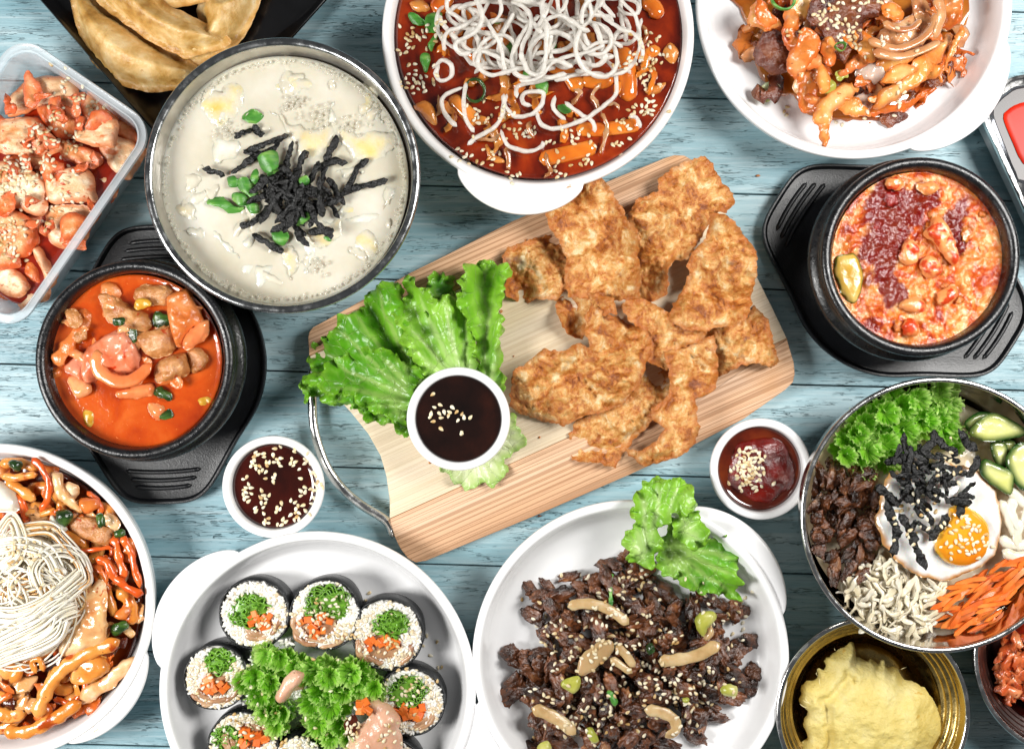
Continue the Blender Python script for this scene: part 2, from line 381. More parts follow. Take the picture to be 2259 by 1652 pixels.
def boxv(x0, x1, y0, y1, z0, z1, bv=.02):
    r = [(x0, y0, z0), (x1, y0, z0), (x1, y1, z0), (x0, y1, z0), (x0, y0, z1-bv), (x1, y0, z1-bv), (x1, y1, z1-bv), (x0, y1, z1-bv),
         (x0+bv, y0+bv, z1), (x1-bv, y0+bv, z1), (x1-bv, y1-bv, z1), (x0+bv, y1-bv, z1)]
    f = [[3, 2, 1, 0], [8, 9, 10, 11]]
    for a in (0, 4):
        for i in range(4): j = (i+1) % 4; f.append([a+i, a+j, a+4+j, a+4+i])
    return np.array(r, float), f
for i in range(-6, 6):
    y0 = -.06+i*pitch
    v, f = boxv(-17, 17, y0+.016, y0+pitch-.016, -.45, 0, .014)
    v[:, :2] = np.c_[v[:, 0]*ct-v[:, 1]*st_, v[:, 0]*st_+v[:, 1]*ct]; v[:, 2] += rng.uniform(-.006, 0)
    o = add('plank', v, f, WP, table, False, origin=(-y0*st_, y0*ct, 0)); 
v, f = boxv(-16.5, 16.5, -12.4, 12.4, -.8, -.452); add('underside', v, f, gapm, table, False)

# ---------------------------------------------------------------- tableware materials
cer = mat('white_ceramic', ['#f1f1f2', '#f8f8f8'], .6, rough=.22, bump=.004, bsc=1.5, coat=.35, spec=.5)
cers = mat('stained_ceramic', ['#f0eeeb', '#f6f6f6'], .6, rough=.22, bump=.004, bsc=1.5, coat=.3, spots=('#c99a6a', 3.2, .70, .06))
plas = mat('melamine', ['#dededf', '#e8e8e8'], .5, rough=.2, bump=.003, bsc=1, coat=.3)
stone = mat('black_stoneware', ['#0a0a0b', '#111214', '#1a1b1e'], 5, rough=.3, bump=.009, bsc=18, bdet=6, rvar=.12, coat=.25, croug=.25, spots=('#4a4b50', 30, .78, .03))
tray_m = mat('black_tray_plastic', ['#08090b', '#101216'], 3, rough=.36, bump=.006, bsc=30, coat=.1, croug=.2, spots=('#303338', 30, .76, .03))
steel = mat('brushed_steel', ['#c9c9c8', '#dcdcda'], 3, rough=.2, metal=1, bump=.004, bsc=14, rvar=.1)
steel2 = mat('scratched_steel', ['#a4a6a6', '#c8caca'], 4, rough=.22, metal=1, bump=.003, bsc=14, rvar=.12, stretch=(1, 1, 1))
brass = mat('gold_tinted_steel', ['#ac935a', '#c2aa6e'], 1.5, rough=.26, metal=1, bump=.006, bsc=9, rvar=.08)
dsteel = mat('dark_tinted_steel', ['#7d6b66', '#8f7f7b'], 2, rough=.3, metal=1, bump=.005, bsc=10)

def dish(kind, cx, cy, ears, label, group=None, prof_=None, mt=cer, name='round_plate', R=3.34, rim=1.2, cat='plate', earb=.42, earw=27):
    x, y, _ = W(cx, cy, rim); t = thing(name, (x, y, 0), label, cat, group)
    P = prof_ or [(0, .14), (1.2, .12), (2.1, .12), (2.25, .0), (2.42, .02), (2.9, .2), (3.22, .62), (3.32, 1.02), (3.345, 1.14), (3.31, 1.2), (3.23, 1.2), (3.15, 1.14),
         (3.06, .86), (2.98, .62), (2.84, .44), (2.55, .35), (2.2, .33), (1.2, .33), (0, .33)]
    k = R/3.34; P = [(r*k, z) for r, z in P]
    lathe('body', (x, y, 0), P, mt, t, 160)
    for a0 in ears:
        rings = []; n = 48
        for i in range(n+1):
            u = -1+2*i/n; a = math.radians(a0+u*earw); b = earb*(math.cos(u*math.pi/2)**.62)*(1.0)+.002
            r0 = R-.06; r1 = R+b; ring = []
            for (q, zz) in ((0, -.30), (.3, -.27), (.7, -.2), (.93, -.15), (1., -.10), (.97, -.055), (.85, -.03), (.5, -.035), (.2, -.05), (0, -.07)):
                r = r0+(r1-r0)*q; ring.append((x+r*math.cos(a), y+r*math.sin(a), rim+zz))
            rings.append(ring)
        v, f = loft(rings, True, True); f = [q[::-1] for q in f]; add('handle', v, f, mt, t)
    return t, (x, y)
pl_stir, C_stir = dish('p', 1885, 0, [-42, 138], 'white plate of orange stir fried cabbage with blurred ear handle by the red tofu stew')
pl_beef, C_beef = dish('p', 1392, 1453, [43, 223], 'white plate heaped with dark browned beef and curly lettuce')
pl_kim, C_kim = dish('p', 700, 1522, [146, -31], 'white plate carrying the seaweed rice rolls', earb=.5, earw=26)
pl_noo, C_noo = dish('p', -10, 1328, [-41, 139], 'white plate at the left edge holding pale noodles and saucy vegetables', mt=cers, earb=.3, earw=22)
bowlP = [(0, .16), (1.5, .14), (1.7, 0), (1.85, .02), (2.5, .35), (3.0, 1.0), (3.2, 1.5), (3.235, 1.62), (3.2, 1.7), (3.12, 1.7), (3.05, 1.62), (2.98, 1.4), (2.85, 1.05), (2.4, .5), (1.5, .3), (0, .28)]
bo_tt, C_tt = dish('b', 1187, 76, [-97, 83], 'white eared bowl full of red sauce topped with crispy noodles', prof_=[(r*3.34/3.235, z) for r, z in bowlP], R=3.235, rim=1.7, name='white_bowl', cat='bowl', mt=cers, earb=.5, earw=24)

# stone pots on trays
def stone_pot(cx, cy, rim, label, r=2.0):
    x, y, _ = W(cx, cy, rim); z0 = .28; t = thing('stone_pot', (x, y, z0), label, 'pot', 'black stone pots of stew'); q = rim
    P = [(0, z0), (1.35, z0), (1.5, z0+.06), (1.62, .7), (1.8, 1.05), (2.03, 1.28), (2.10, 1.42), (2.10, 1.58), (2.02, 1.66), (1.95, 1.74), (1.93, 1.86), (1.98, 2.0), (2.02, 2.14), (2.0, q-.04), (1.93, q), (1.85, q-.02),
         (1.79, q-.12), (1.76, 1.9), (1.75, 1.6), (1.6, 1.0), (1.2, .6), (0, .55)]
    lathe('body', (x, y, 0), [(a*r/2.0, b) for a, b in P], stone, t, 144, wob=.008); return t, (x, y)
def pot_tray(x, y, ang, label):
    t = thing('pot_tray', (x, y, 0), label, 'tray', 'black pot trays'); R = 2.31; n = 200; A = math.radians(ang)
    def outline(off):
        o = []
        for i in range(n):
            a = 2*math.pi*i/n; r = R
            for s in (0, math.pi):
                d = (a-s+math.pi) % (2*math.pi)-math.pi
                if abs(d) < 1.15:
                    E = 3.02; w = .95
                    # trapezoid handle blended to the circle
                    rr = E/max(math.cos(d), .2); 
                    if rr*abs(math.sin(d)) > w:  # the slanted side
                        # line from (E,w) to tangent point
                        x1, y1 = E-.14, w; ta = .82; x2, y2 = R*math.cos(ta), R*math.sin(ta)
                        ad = abs(d); c_, s_ = math.cos(ad), math.sin(ad); dx, dy = x2-x1, y2-y1; den = c_*dy-s_*dx
                        rr = (x1*dy-y1*dx)/den if ad < ta and abs(den) > 1e-6 else R
                    r = max(R, rr)
            o.append([r*math.cos(a), r*math.sin(a)])
        o = np.array(o)
        for _ in range(22): o = (np.roll(o, 1, 0)+o*2+np.roll(o, -1, 0))/4
        tg = np.roll(o, -1, 0)-np.roll(o, 1, 0); nm = np.c_[tg[:, 1], -tg[:, 0]]; nm /= np.hypot(*nm.T)[:, None]
        o = o+nm*off; c_, s_ = math.cos(A), math.sin(A)
        return np.c_[o[:, 0]*c_-o[:, 1]*s_+x, o[:, 0]*s_+o[:, 1]*c_+y]
    rg = []
    for off, z in ((-.12, .0), (-.03, .02), (.0, .1), (.03, .3), (.02, .35), (-.02, .36), (-.05, .345), (-.09, .27), (-.2, .255), (-.35, .25)):
        o = outline(off); rg.append(np.c_[o, np.full(n, z)])
    v, f = loft(rg, True, True); add('base', v, f, tray_m, t, angle=50)
    lathe('pot_ring', (x, y, 0), [(1.66, .2), (1.68, .29), (1.74, .30), (1.78, .2)], tray_m, t, 96)
    for s in (0, 1):
        for k, (d, w) in enumerate(((2.35, .82), (2.53, .72), (2.70, .62))):
            b = A+math.pi*s; pts = []
            for u in np.linspace(-1, 1, 9):
                px_, py_ = d-.05*u*u*1.0, u*w; pts.append((x+px_*math.cos(b)-py_*math.sin(b), y+px_*math.sin(b)+py_*math.cos(b), .262))
            tube('ridge', pts, .05, tray_m, t, h=.06, taper=.8)
    return t
POT1, CP1 = stone_pot(295, 794, 2.3, 'black stone pot of orange kimchi stew between plastic box and soup bowl')
POT2, CP2 = stone_pot(2033, 566, 2.3, 'black stone pot of red soft tofu stew under the cabbage plate')
pot_tray(-7.68, .22, 91.5, 'ribbed black tray beneath the orange kimchi stew pot')
pot_tray(8.36, 2.26, 148, 'ribbed black tray beneath the red tofu stew pot')

# steel soup bowl
def bowl_steel(name, cx, cy, rim, r, P, label, mt, group=None, rimm=None, z0=0, tr=.055):
    x, y, _ = W(cx, cy, rim); t = thing(name, (x, y, z0), label, 'bowl', group)
    lathe('body', (x, y, z0), P, mt, t, 160)
    a = np.arange(25)/24*2*math.pi
    lathe('rim', (x, y, rim), [(r+tr*math.cos(q), tr*.8*math.sin(q)) for q in a], rimm or steel, t, 160, raw=True, angle=180); return t, (x, y)
SOUP, CS = bowl_steel('steel_bowl', 623, 388, 2.3, 2.70, [(0, .0), (1.2, .0), (1.9, .3), (2.4, 1.0), (2.62, 1.7), (2.71, 2.3), (2.66, 2.3), (2.58, 1.9), (2.5, 1.6), (2.3, 1.0), (1.8, .4), (1.1, .1), (0, .1)],
    'steel bowl of milky egg drop soup with seaweed strips', mat('soup_bowl_steel', ['#aaa69c', '#d4d0c6'], 2, rough=.3, metal=.75, bump=.006, bsc=8), rimm=steel2, tr=.085)
BIB, CB = bowl_steel('steel_bowl', 2070, 1136, 2.2, 2.74, [(0, 0), (1.5, 0), (2.1, .3), (2.5, .85), (2.66, 1.4), (2.73, 1.9), (2.76, 2.2), (2.70, 2.2), (2.66, 1.9), (2.58, 1.4), (2.4, .85), (2.0, .4), (1.5, .12), (0, .1)],
    'polished steel bowl of mixed rice with fried egg and carrot', mat('polished_steel', ['#b9b5b0', '#c6c2bb'], 1, rough=.1, metal=1, bump=.006, bsc=2), rimm=steel)
gP = lambda r, h, n=4: [(0, 0), (r*.6, 0), (r*.8, .15), (r*.93, .6), (r*.985, h-.1), (r, h), (r-.05, h)]+sum([[(r*.96-.09*i-.02, h-.16-.10*i), (r*.96-.09*i-.045, h-.175-.10*i), (r*.96-.09*i-.06, h-.23-.10*i)] for i in range(n)], [])+[(r*.96-.09*n-.1, h-.75), (r*.62, .12), (r*.4, .1), (0, .1)]
MASH, CM = bowl_steel('gold_bowl', 1926, 1573, 1.25, 2.0*.995, [(a, b) for a, b in gP(1.99, 1.25)], 'gold toned steel bowl of mashed potato under the mixed rice bowl', brass, 'ridged metal side bowls')
KB, CK = bowl_steel('dark_steel_bowl', 2372, 1445, 1.25, 2.09, [(a, b) for a, b in gP(2.09, 1.25)], 'dark ridged steel bowl of kimchi cut by the right edge', dsteel, 'ridged metal side bowls')
# sauce cups
def cup(cx, cy, z0, label, R=1.08):
    rim = z0+1.0; x, y, _ = W(cx, cy, rim); t = thing('sauce_cup', (x, y, z0), label, 'sauce cup', 'white fluted sauce cups')
    P = [(0, .0), (.8, 0), (.86, .04), (.93, .4), (.98, .72), (1.0, .78), (1.06, .84), (1.08, .92), (1.06, .985), (1.0, 1.0), (.94, .985), (.905, .93), (.9, .85), (.86, .5), (.78, .2), (.6, .1), (0, .1)]
    P = prof([(a*R/1.08, b) for a, b in P]); n = 144; a = np.arange(n)/n*2*np.pi
    rings = []
    for r, z in P:
        inner = False; rings.append((r, z))
    half = max(range(len(P)), key=lambda i: P[i][1]); rg = []
    for i, (r, z) in enumerate(rings):
        fl = (.012*np.abs(np.sin(a*14)) if (i < half and .03 < z < .80) else 0)
        q = max(r, 1e-3)+fl; rg.append(np.c_[x+q*np.cos(a), y+q*np.sin(a), np.full(n, z0+z)])
    v, f = loft(rg, True, True); add('body', v, f, cer, t, angle=40); return (x, y), rim
CC1, ZC1 = cup(1011, 924, .56, 'white cup of black dipping sauce standing on the lettuce on the board')
CC2, ZC2 = cup(602, 1074, 0, 'white cup of brown soy sauce ringed with floating sesame seeds', R=1.09)
CC3, ZC3 = cup(1679, 1035, 0, 'white cup of thick red chilli paste topped with a heap of sesame', R=1.08)

# plastic container
def rrect(w, h, r, n=10):
    o = []
    for cx, cy, a0 in ((w/2-r, h/2-r, 0), (-w/2+r, h/2-r, 90), (-w/2+r, -h/2+r, 180), (w/2-r, -h/2+r, 270)):
        for i in range(n+1): a = math.radians(a0+90*i/n); o.append((cx+r*math.cos(a), cy+r*math.sin(a)))
    return np.array(o)
def rbox(name, cx, cy, ang, rings, m, parent, caps=(True, True), **k):
    c_, s_ = math.cos(ang), math.sin(ang); R = []
    for w, h, r, z in rings:
        o = rrect(w, h, r); R.append(np.c_[o[:, 0]*c_-o[:, 1]*s_+cx, o[:, 0]*s_+o[:, 1]*c_+cy, np.full(len(o), z)])
    v, f = loft(R, *caps); return add(name, v, f, m, parent, **k)
clearp = mat('clear_plastic', ['#dfe6ec'], rough=.12, alpha=(.16, .8), bump=.003, bsc=3, coat=.3)
zc = 1.55; kk = (H-zc)/H
# corners in plan: right (350,288), bottom (35,722)
a_, b_ = np.array(W(352, 286, zc)[:2]), np.array(W(36, 726, zc)[:2]); top_ = np.array(W(58, 84, zc)[:2])
wv = top_-a_; hv = b_-a_; wl = np.linalg.norm(wv)+.15; hl = np.linalg.norm(hv)+.1
ang = math.atan2(wv[1], wv[0]); uw = wv/np.linalg.norm(wv); uh = hv/np.linalg.norm(hv)
cc = a_+uw*wl/2+uh*hl/2
CONT = thing('plastic_container', (cc[0], cc[1], 0), 'clear plastic container of kimchi in the upper left', 'food container')
rbox('body', cc[0], cc[1], ang, [(wl-.9, hl-.9, .35, .0), (wl-.7, hl-.7, .45, .03), (wl-.34, hl-.34, .5, zc-.22), (wl-.3, hl-.3, .5, zc-.04), (wl-.36, hl-.36, .46, zc-.04), (wl-.42, hl-.42, .46, zc-.3),
     (wl-.76, hl-.76, .42, .09), (wl-.95, hl-.95, .33, .06)], clearp, CONT, angle=40)
rbox('rim', cc[0], cc[1], ang, [(wl-.31, hl-.31, .5, zc-.08), (wl-.0, hl-.0, .6, zc-.10), (wl+.03, hl+.03, .62, zc-.02), (wl-.0, hl-.0, .6, zc+.02), (wl-.1, hl-.1, .57, zc-.02), (wl-.2, hl-.2, .52, zc-.01), (wl-.26, hl-.26, .5, zc+.02), (wl-.31, hl-.31, .5, zc)],
     mat('clear_rim', ['#e8eef2'], rough=.12, alpha=(.35, .9), coat=.4), CONT, caps=(False, False), angle=60)
# black tray of dumplings
bt = np.array([W(*p, .5)[:2] for p in Q('Z', '66,-25 340,292 400,345 560,180 740,-20 760,-60 60,-60')])
BT = thing('black_plate', (bt[:, 0].mean(), bt[:, 1].mean(), 0), 'black angular plate holding the fried dumplings', 'plate')
def plate_poly(sc_, z):
    c = bt.mean(0); o = catm(bt, .12, True)*0; o = []
    for i in range(len(bt)):
        p, q, r = bt[i-1], bt[i], bt[(i+1) % len(bt)]
        for t in np.linspace(0, 1, 6):
            a = q+(p-q)/np.linalg.norm(p-q)*.12; b = q+(r-q)/np.linalg.norm(r-q)*.12
            o.append((1-t)**2*a+2*t*(1-t)*q+t*t*b)
    o = np.array(o); d = o-c; L = np.hypot(*d.T)[:, None]; o = c+d*(L+sc_)/L
    return np.c_[o, np.full(len(o), z)]
blk = mat('black_glaze', ['#070708', '#0d0d0f'], 3, rough=.3, coat=.4, bump=.003, bsc=4, spots=('#33302a', 22, .75, .03))
v, f = loft([plate_poly(-.9, .0), plate_poly(-.7, .0), plate_poly(-.08, .42), plate_poly(0, .5), plate_poly(-.03, .54), plate_poly(-.07, .52), plate_poly(-.14, .44), plate_poly(-.45, .2), plate_poly(-.7, .15)], True, True)
f = f if True else f
add('body', v, f, blk, BT, angle=35)
# steel sauce tray top right
sx, sy, _ = W(2385, 330, 1.0)
def traced(name, s, z, parent, m, offs):
    o = np.array([W(a, b, z)[:2] for a, b in Q('Z', s)]); o = catm(o, .12, True); tg = np.roll(o, -1, 0)-np.roll(o, 1, 0); nm = np.c_[tg[:, 1], -tg[:, 0]]; nm /= np.hypot(*nm.T)[:, None]
    area = (o[:, 0]*np.roll(o[:, 1], -1)-np.roll(o[:, 0], -1)*o[:, 1]).sum()
    if area < 0: nm = -nm
    v, f = loft([np.c_[o+nm*a, np.full(len(o), b)] for a, b in offs], True, True)
    if area < 0: f = [q[::-1] for q in f]
    return add(name, v, f, m, parent, angle=45)
ST = thing('divided_tray', (sx+1, sy, 0), 'rounded steel and white sauce tray at the right edge beside the tofu stew', 'tray')
ow = '2172,255 2180,220 2210,190 2260,168 2420,168 2470,200 2490,300 2490,560 2330,560 2290,510 2245,415 2205,330'
traced('body', ow, .9, ST, mat('white_tray', ['#f0f0f0'], rough=.15, coat=.5), [(-.25, .1), (-.12, .12), (-.05, .6), (-.03, .80), (-.05, .86), (-.12, .88), (-.3, .88)])
ow2 = '2176,255 2184,222 2212,193 2260,172 2420,172 2450,300 2420,400 2270,410 2235,380 2207,325'
traced('steel_rim', '2172,255 2180,220 2210,190 2260,168 2420,168 2470,200 2490,300 2490,560 2330,560 2290,510 2245,415 2205,330', .93, ST, steel, [(-.06, .7), (.03, .74), (.05, .86), (.03, .92), (-.03, .93), (-.07, .90)])
iw = '2189,255 2196,232 2220,208 2262,190 2400,188 2420,300 2400,392 2262,402 2238,380 2214,322'
traced('well_wall', iw, .93, ST, mat('well_grey', ['#8d9096'], rough=.2, metal=.8), [(.02, .6), (.03, .91), (-.01, .94), (-.04, .9), (-.05, .86)])
traced('sauce', iw, .9, None, mat('dark_sauce2', ['#140604', '#250a05'], 2, rough=.2, spec=.3), [(-.1, .66), (-.03, .905)]).location[2] += .0
so = [o for o in bpy.data.objects if o.name == 'sauce'][0]; tag(so, 'dark soy sauce filling the steel tray at the right edge', 'sauce')
traced('chilli_sauce', '2214,262 2222,244 2250,228 2300,222 2400,222 2400,366 2276,366 2252,352 2236,318', .93, None, mat('bright_red_sauce', ['#b31a05', '#c72708'], 1.5, rough=.35, spec=.2), [(-.03, .905), (.0, .92), (-.03, .935), (-.1, .94)])
tag(bpy.data.objects['chilli_sauce'], 'bright red rounded patch of chilli sauce on the dark sauce at the right edge', 'sauce')

# ---------------------------------------------------------------- bamboo board
def bamboo(name, cols, lines, amt):
    m = bpy.data.materials.new(name); m.use_nodes = True; N = m.node_tree.nodes; L = m.node_tree.links; B = N['Principled BSDF']
    tc = N.new('ShaderNodeTexCoord'); mp = N.new('ShaderNodeMapping'); mp.inputs['Rotation'].default_value = (0, 0, math.radians(-24)); mp.inputs['Scale'].default_value = (1/S,)*3; L.new(tc.outputs['Object'], mp.inputs[0])
    def nz(s, sc_, d, ds=0):
        a = N.new('ShaderNodeMapping'); a.inputs['Scale'].default_value = s; L.new(mp.outputs[0], a.inputs[0]); n = N.new('ShaderNodeTexNoise'); n.inputs['Scale'].default_value = sc_; n.inputs['Detail'].default_value = d; n.inputs['Distortion'].default_value = ds; L.new(a.outputs[0], n.inputs[0]); return n.outputs[0]
    def ramp(v, st):
        r = N.new('ShaderNodeValToRGB'); L.new(v, r.inputs[0]); e = r.color_ramp.elements; e[0].position, e[0].color = st[0]; e[1].position, e[1].color = st[-1]
        for p, c in st[1:-1]: q = e.new(p); q.color = c
        return r.outputs[0]
    base = ramp(nz((.07, 2.6, 1), 1, 4), [(.3, hexl(cols[0])), (.5, hexl(cols[1])), (.7, hexl(cols[2]))])
    f = ramp(nz((.07, 42, 1), 1, 4, .02), [(.52, (0, 0, 0, 1)), (.57, (amt,)*3+(1,))])
    x = N.new('ShaderNodeMix'); x.data_type = 'RGBA'; L.new(f, x.inputs[0]); L.new(base, x.inputs[6]); x.inputs[7].default_value = hexl(lines)
    st = ramp(nz((.4, .5, 1), 1.1, 3), [(.62, (0, 0, 0, 1)), (.72, (.4,)*3+(1,))])
    y = N.new('ShaderNodeMix'); y.data_type = 'RGBA'; L.new(st, y.inputs[0]); L.new(x.outputs[2], y.inputs[6]); y.inputs[7].default_value = hexl('#c08a55')
    L.new(y.outputs[2], B.inputs['Base Color']); B.inputs['Roughness'].default_value = .5; B.inputs['Specular IOR Level'].default_value = .35
    b = N.new('ShaderNodeBump'); b.inputs['Distance'].default_value = .006*S; L.new(f, b.inputs['Height']); b.invert = True; L.new(b.outputs[0], B.inputs['Normal']); return m
b_dark = bamboo('bamboo_dark', ['#cda07a', '#d8ae8a', '#deba9a'], '#9a6c48', .62); b_pale = bamboo('bamboo_pale', ['#decaa8', '#e4d2b4', '#ead9bf'], '#cbb08c', .4)
ZB = .5
full = Q('Z', '679,744 682,732 690,722 732,699 820,650 906,601 985,562 1065,521 1130,488 1207,455 1350,396 1465,349 1488,342 1510,343 1528,353 1545,374 1604,476 1659,588 1705,680 1737,749 1752,800 1754,825 1750,843 1733,860 1640,925 1534,980 1396,1044 1180,1138 940,1237 917,1241 900,1232 884,1212 872,1188 861,1152 859,1100 852,1050 839,1005 812,957 774,910 735,868 705,830 684,790')
BO = thing('cutting_board', W(1240, 800, 0), 'bamboo cutting board of crisp fried pork with a wire loop handle', 'cutting board')
def clip(poly, a, b, keep):  # half plane clip
    out = []; sd = lambda p: ((b[0]-a[0])*(p[1]-a[1])-(b[1]-a[1])*(p[0]-a[0]))*keep
    for i in range(len(poly)):
        p, q = poly[i], poly[(i+1) % len(poly)]; sp, sq = sd(p), sd(q)
        if sp >= 0: out.append(p)
        if sp*sq < 0: t = sp/(sp-sq); out.append((p[0]+(q[0]-p[0])*t, p[1]+(q[1]-p[1])*t))
    return out
L1 = ((700, 778), (1560, 392)); L2 = ((862, 1143), (1745, 742))
def slab(name, poly, m, dz=0.):
    o = np.array([W(a, b, ZB)[:2] for a, b in poly]); c = o.mean(0); n = len(o)
    tg = np.roll(o, -1, 0)-np.roll(o, 1, 0); nm = np.c_[tg[:, 1], -tg[:, 0]]; nm /= np.hypot(*nm.T)[:, None]+1e-9
    area = (o[:, 0]*np.roll(o[:, 1], -1)-np.roll(o[:, 0], -1)*o[:, 1]).sum(); nm = nm if area > 0 else -nm
    v, f = loft([np.c_[o+nm*a, np.full(n, b)] for a, b in ((-.03, 0.02), (0, .06), (0, ZB-.04+dz), (-.008, ZB-.012+dz), (-.03, ZB+dz))], True, True)
    if area < 0: f = [q[::-1] for q in f]
    return add(name, v, f, m, BO, True, origin=(c[0], c[1], 0), angle=35)
slab('side_slat', clip(full, *L1, -1), b_dark); slab('side_slat', clip(full, *L2, 1), b_dark)
slab('centre_slat', clip(clip(full, *L1, 1), *L2, -1), b_pale, -.003)
hp = [W(a, b, .3) for a, b in Q('Z', '700,790 688,835 689,890 692,940 705,990 726,1038 760,1082 800,1115 838,1138 858,1156 868,1185')]
tube('wire_handle', hp, .105, steel, BO, h=.09, sides=14, taper=.3)
blob('handle_clip', steel2, W(866, 1172, .3), (.07, .16, .1), BO, amp=0, sub=2)
# ================================================================ food materials
seedm = mat('sesame_hull', ['#c29a5c', '#e2cfa4', '#f0e6cc'], 3, lo=.38, hi=.56, rough=.38, sss=.1, ssc=.05, var=.12)
sv, sf = ico(3); q_ = sv*1.0; tt_ = q_[:, 0]
q_ = np.c_[q_[:, 0]*.057, q_[:, 1]*.034*(1-.38*tt_-.12*tt_*tt_), q_[:, 2]*.022]
sv2, sf2 = ico(2); q2_ = np.c_[sv2[:, 0]*.057, sv2[:, 1]*.034*(1-.38*sv2[:, 0]), sv2[:, 2]*.022]
seed0 = add('sesame_seed', q_, sf, seedm, origin=(0, 0, 0)); seed0_me = seed0.data; bpy.data.objects.remove(seed0)
SEEDREQ = []      # (x, y, zmax, label, individual)
def seeds(fr, s, n, sp, z, label, indiv):
    """n seeds around the listed centres (spread sp in plan px); they are dropped onto whatever lies there"""
    P = Q(fr, s); used = []
    for i in range(n):
        a, b = P[rng.randrange(len(P))]; r = abs(rng.gauss(0, .55))*sp; t = rng.random()*6.28
        if indiv or True:
            for _k in range(12):
                X_, Y_ = a+r*math.cos(t), b+r*math.sin(t)
                if all((X_-u)**2+(Y_-w)**2 > 49 for u, w in used): break
                (a, b), r, t = P[rng.randrange(len(P))], abs(rng.gauss(0, .55+.06*_k))*sp, rng.random()*6.28
            used.append((a+r*math.cos(t), b+r*math.sin(t)))
        x, y, _ = W(a+r*math.cos(t), b+r*math.sin(t), z); SEEDREQ.append((x, y, label, indiv))
def T(o, label, cat, group=None, kind=None): return tag(o, label, cat, group, kind)

# ================================================================ fried pork chips on the board
chip = mat('fried_batter', ['#7d3c0e', '#bd712b', '#dca65e', '#f2dbae'], 2.6, 9, .6, rough=.34, bump=.085, bsc=8, bdet=9, nrough=.72, sss=.12, ssc=.08, coat=.12, croug=.3, lo=.36, hi=.64,
           spots=('#a35a1c', 3.2, .60, .12), spots2=('#8a6248', 1.1, .66, .08), edge=('#b8692a', .16, .75, 3.))
chips = [
 ('G', '80,560 110,510 200,480 280,455 330,460 370,530 390,600 380,700 330,760 240,750 190,770 100,740 90,700 110,640', .75, (30, .02), 'lacy fried crisp full of small holes beside the tall lettuce leaf', {}),
 ('G', '340,760 400,730 520,740 600,760 610,830 540,840 480,880 460,950 400,930 370,890 340,820', .70, (0, .05), 'small fried crisp tucked under the big rectangular crisp', {}),
 ('G', '960,920 1100,890 1240,860 1290,790 1340,860 1365,960 1400,1050 1360,1085 1290,1060 1220,1070 1150,1110 1100,1125 1040,1040 1000,960', .80, (60, -.14), 'long curled fried crisp reaching the lower right end of the board', {}),
 ('G', '410,1400 440,1340 520,1300 620,1270 700,1200 740,1050 860,1080 890,1190 860,1230 800,1290 780,1350 730,1400 690,1450 640,1520 620,1555 540,1530 420,1520 408,1460', .72, (125, -.07), 'fried crisp with a bare meaty end at the bottom of the heap', {}),
 ('G', '650,800 690,745 770,760 830,800 900,840 960,900 1040,910 1000,960 900,1000 860,1090 760,1045 780,960 750,900 700,870', .95, (40, -.05), 'fried crisp half buried in the middle of the heap', {}),
 ('G', '700,340 720,290 830,240 830,190 880,150 950,110 1040,85 1080,130 1120,200 1170,260 1165,320 1130,350 1090,350 1040,430 1010,480 960,560 900,560 870,600 870,720 800,745 720,745 718,600 700,440 680,390', 1.0, (35, -.05), 'longest fried crisp pointing to the upper right corner of the board', {}),
 ('G', '300,240 420,215 545,190 590,235 625,300 650,340 665,390 705,430 715,520 720,620 715,745 640,750 520,740 400,728 380,650 390,560 350,470 310,420 290,350 285,310', 1.12, (70, -.03), 'big rectangular fried crisp with one end under the white eared bowl', {}),
 ('G', '850,1020 930,1000 1010,960 1080,940 1090,1020 1100,1110 1080,1190 1000,1240 1000,1300 1015,1370 1000,1440 930,1490 860,1520 770,1550 700,1500 680,1460 740,1480 820,1420 850,1370 800,1330 800,1280 850,1240 880,1200 870,1120', 1.12, (0, -.12), 'narrow twisted fried crisp hanging to the front edge of the board', {}),
 ('G', '1070,355 1130,370 1190,430 1240,480 1272,540 1272,650 1265,760 1240,830 1180,880 1110,880 1050,900 960,890 875,850 920,760 960,690 980,640 970,590 985,540 1040,490 1065,430', 1.3, (15, -.06), 'pale leaf shaped fried crisp standing at the right side of the heap', {}),
 ('G', '500,800 560,820 640,850 700,880 760,910 780,960 765,1030 745,1090 700,1170 640,1250 560,1290 480,1300 380,1350 290,1335 180,1300 130,1260 130,1180 140,1100 220,1050 280,1000 360,1010 450,970 490,990 470,910 475,850', 1.2, (55, -.08), 'widest golden fried crisp lying nearest the black sauce cup', {}),
]
for i, (fr, s, z, bd, lab, kw) in enumerate(chips):
    def wavy(V, D, L, i=i): 
        P = np.c_[V, 0*V[:, 0]]; return .30*np.abs(fbm(P, .75, 1, i*3.))*2-.25+.25*fbm(P, .5, 1, i*4.)+.13*np.abs(fbm(P, 2.0, 3, i*7.))+.13*np.abs(fbm(P, 4.5, 3, i*5.))+.16*np.exp(-D/.09)*(fbm(P, 1.3, 1, i*9.)+.2)
    qc = np.array(Q(fr, s)); qc = [tuple(u) for u in qc.mean(0)+(qc-qc.mean(0))*1.05]
    o = sheet('fried_crisp', qc, z, chip, g=.04, th=.035, nz=((.05, 3.2), (.045, 8.), (.035, 17.)), jag=.05, jsc=9, sharp=True, bend=(bd[0], bd[1]*2.6), extra=wavy)
    T(o, lab, 'fried pork', 'fried crisps heaped on the board')

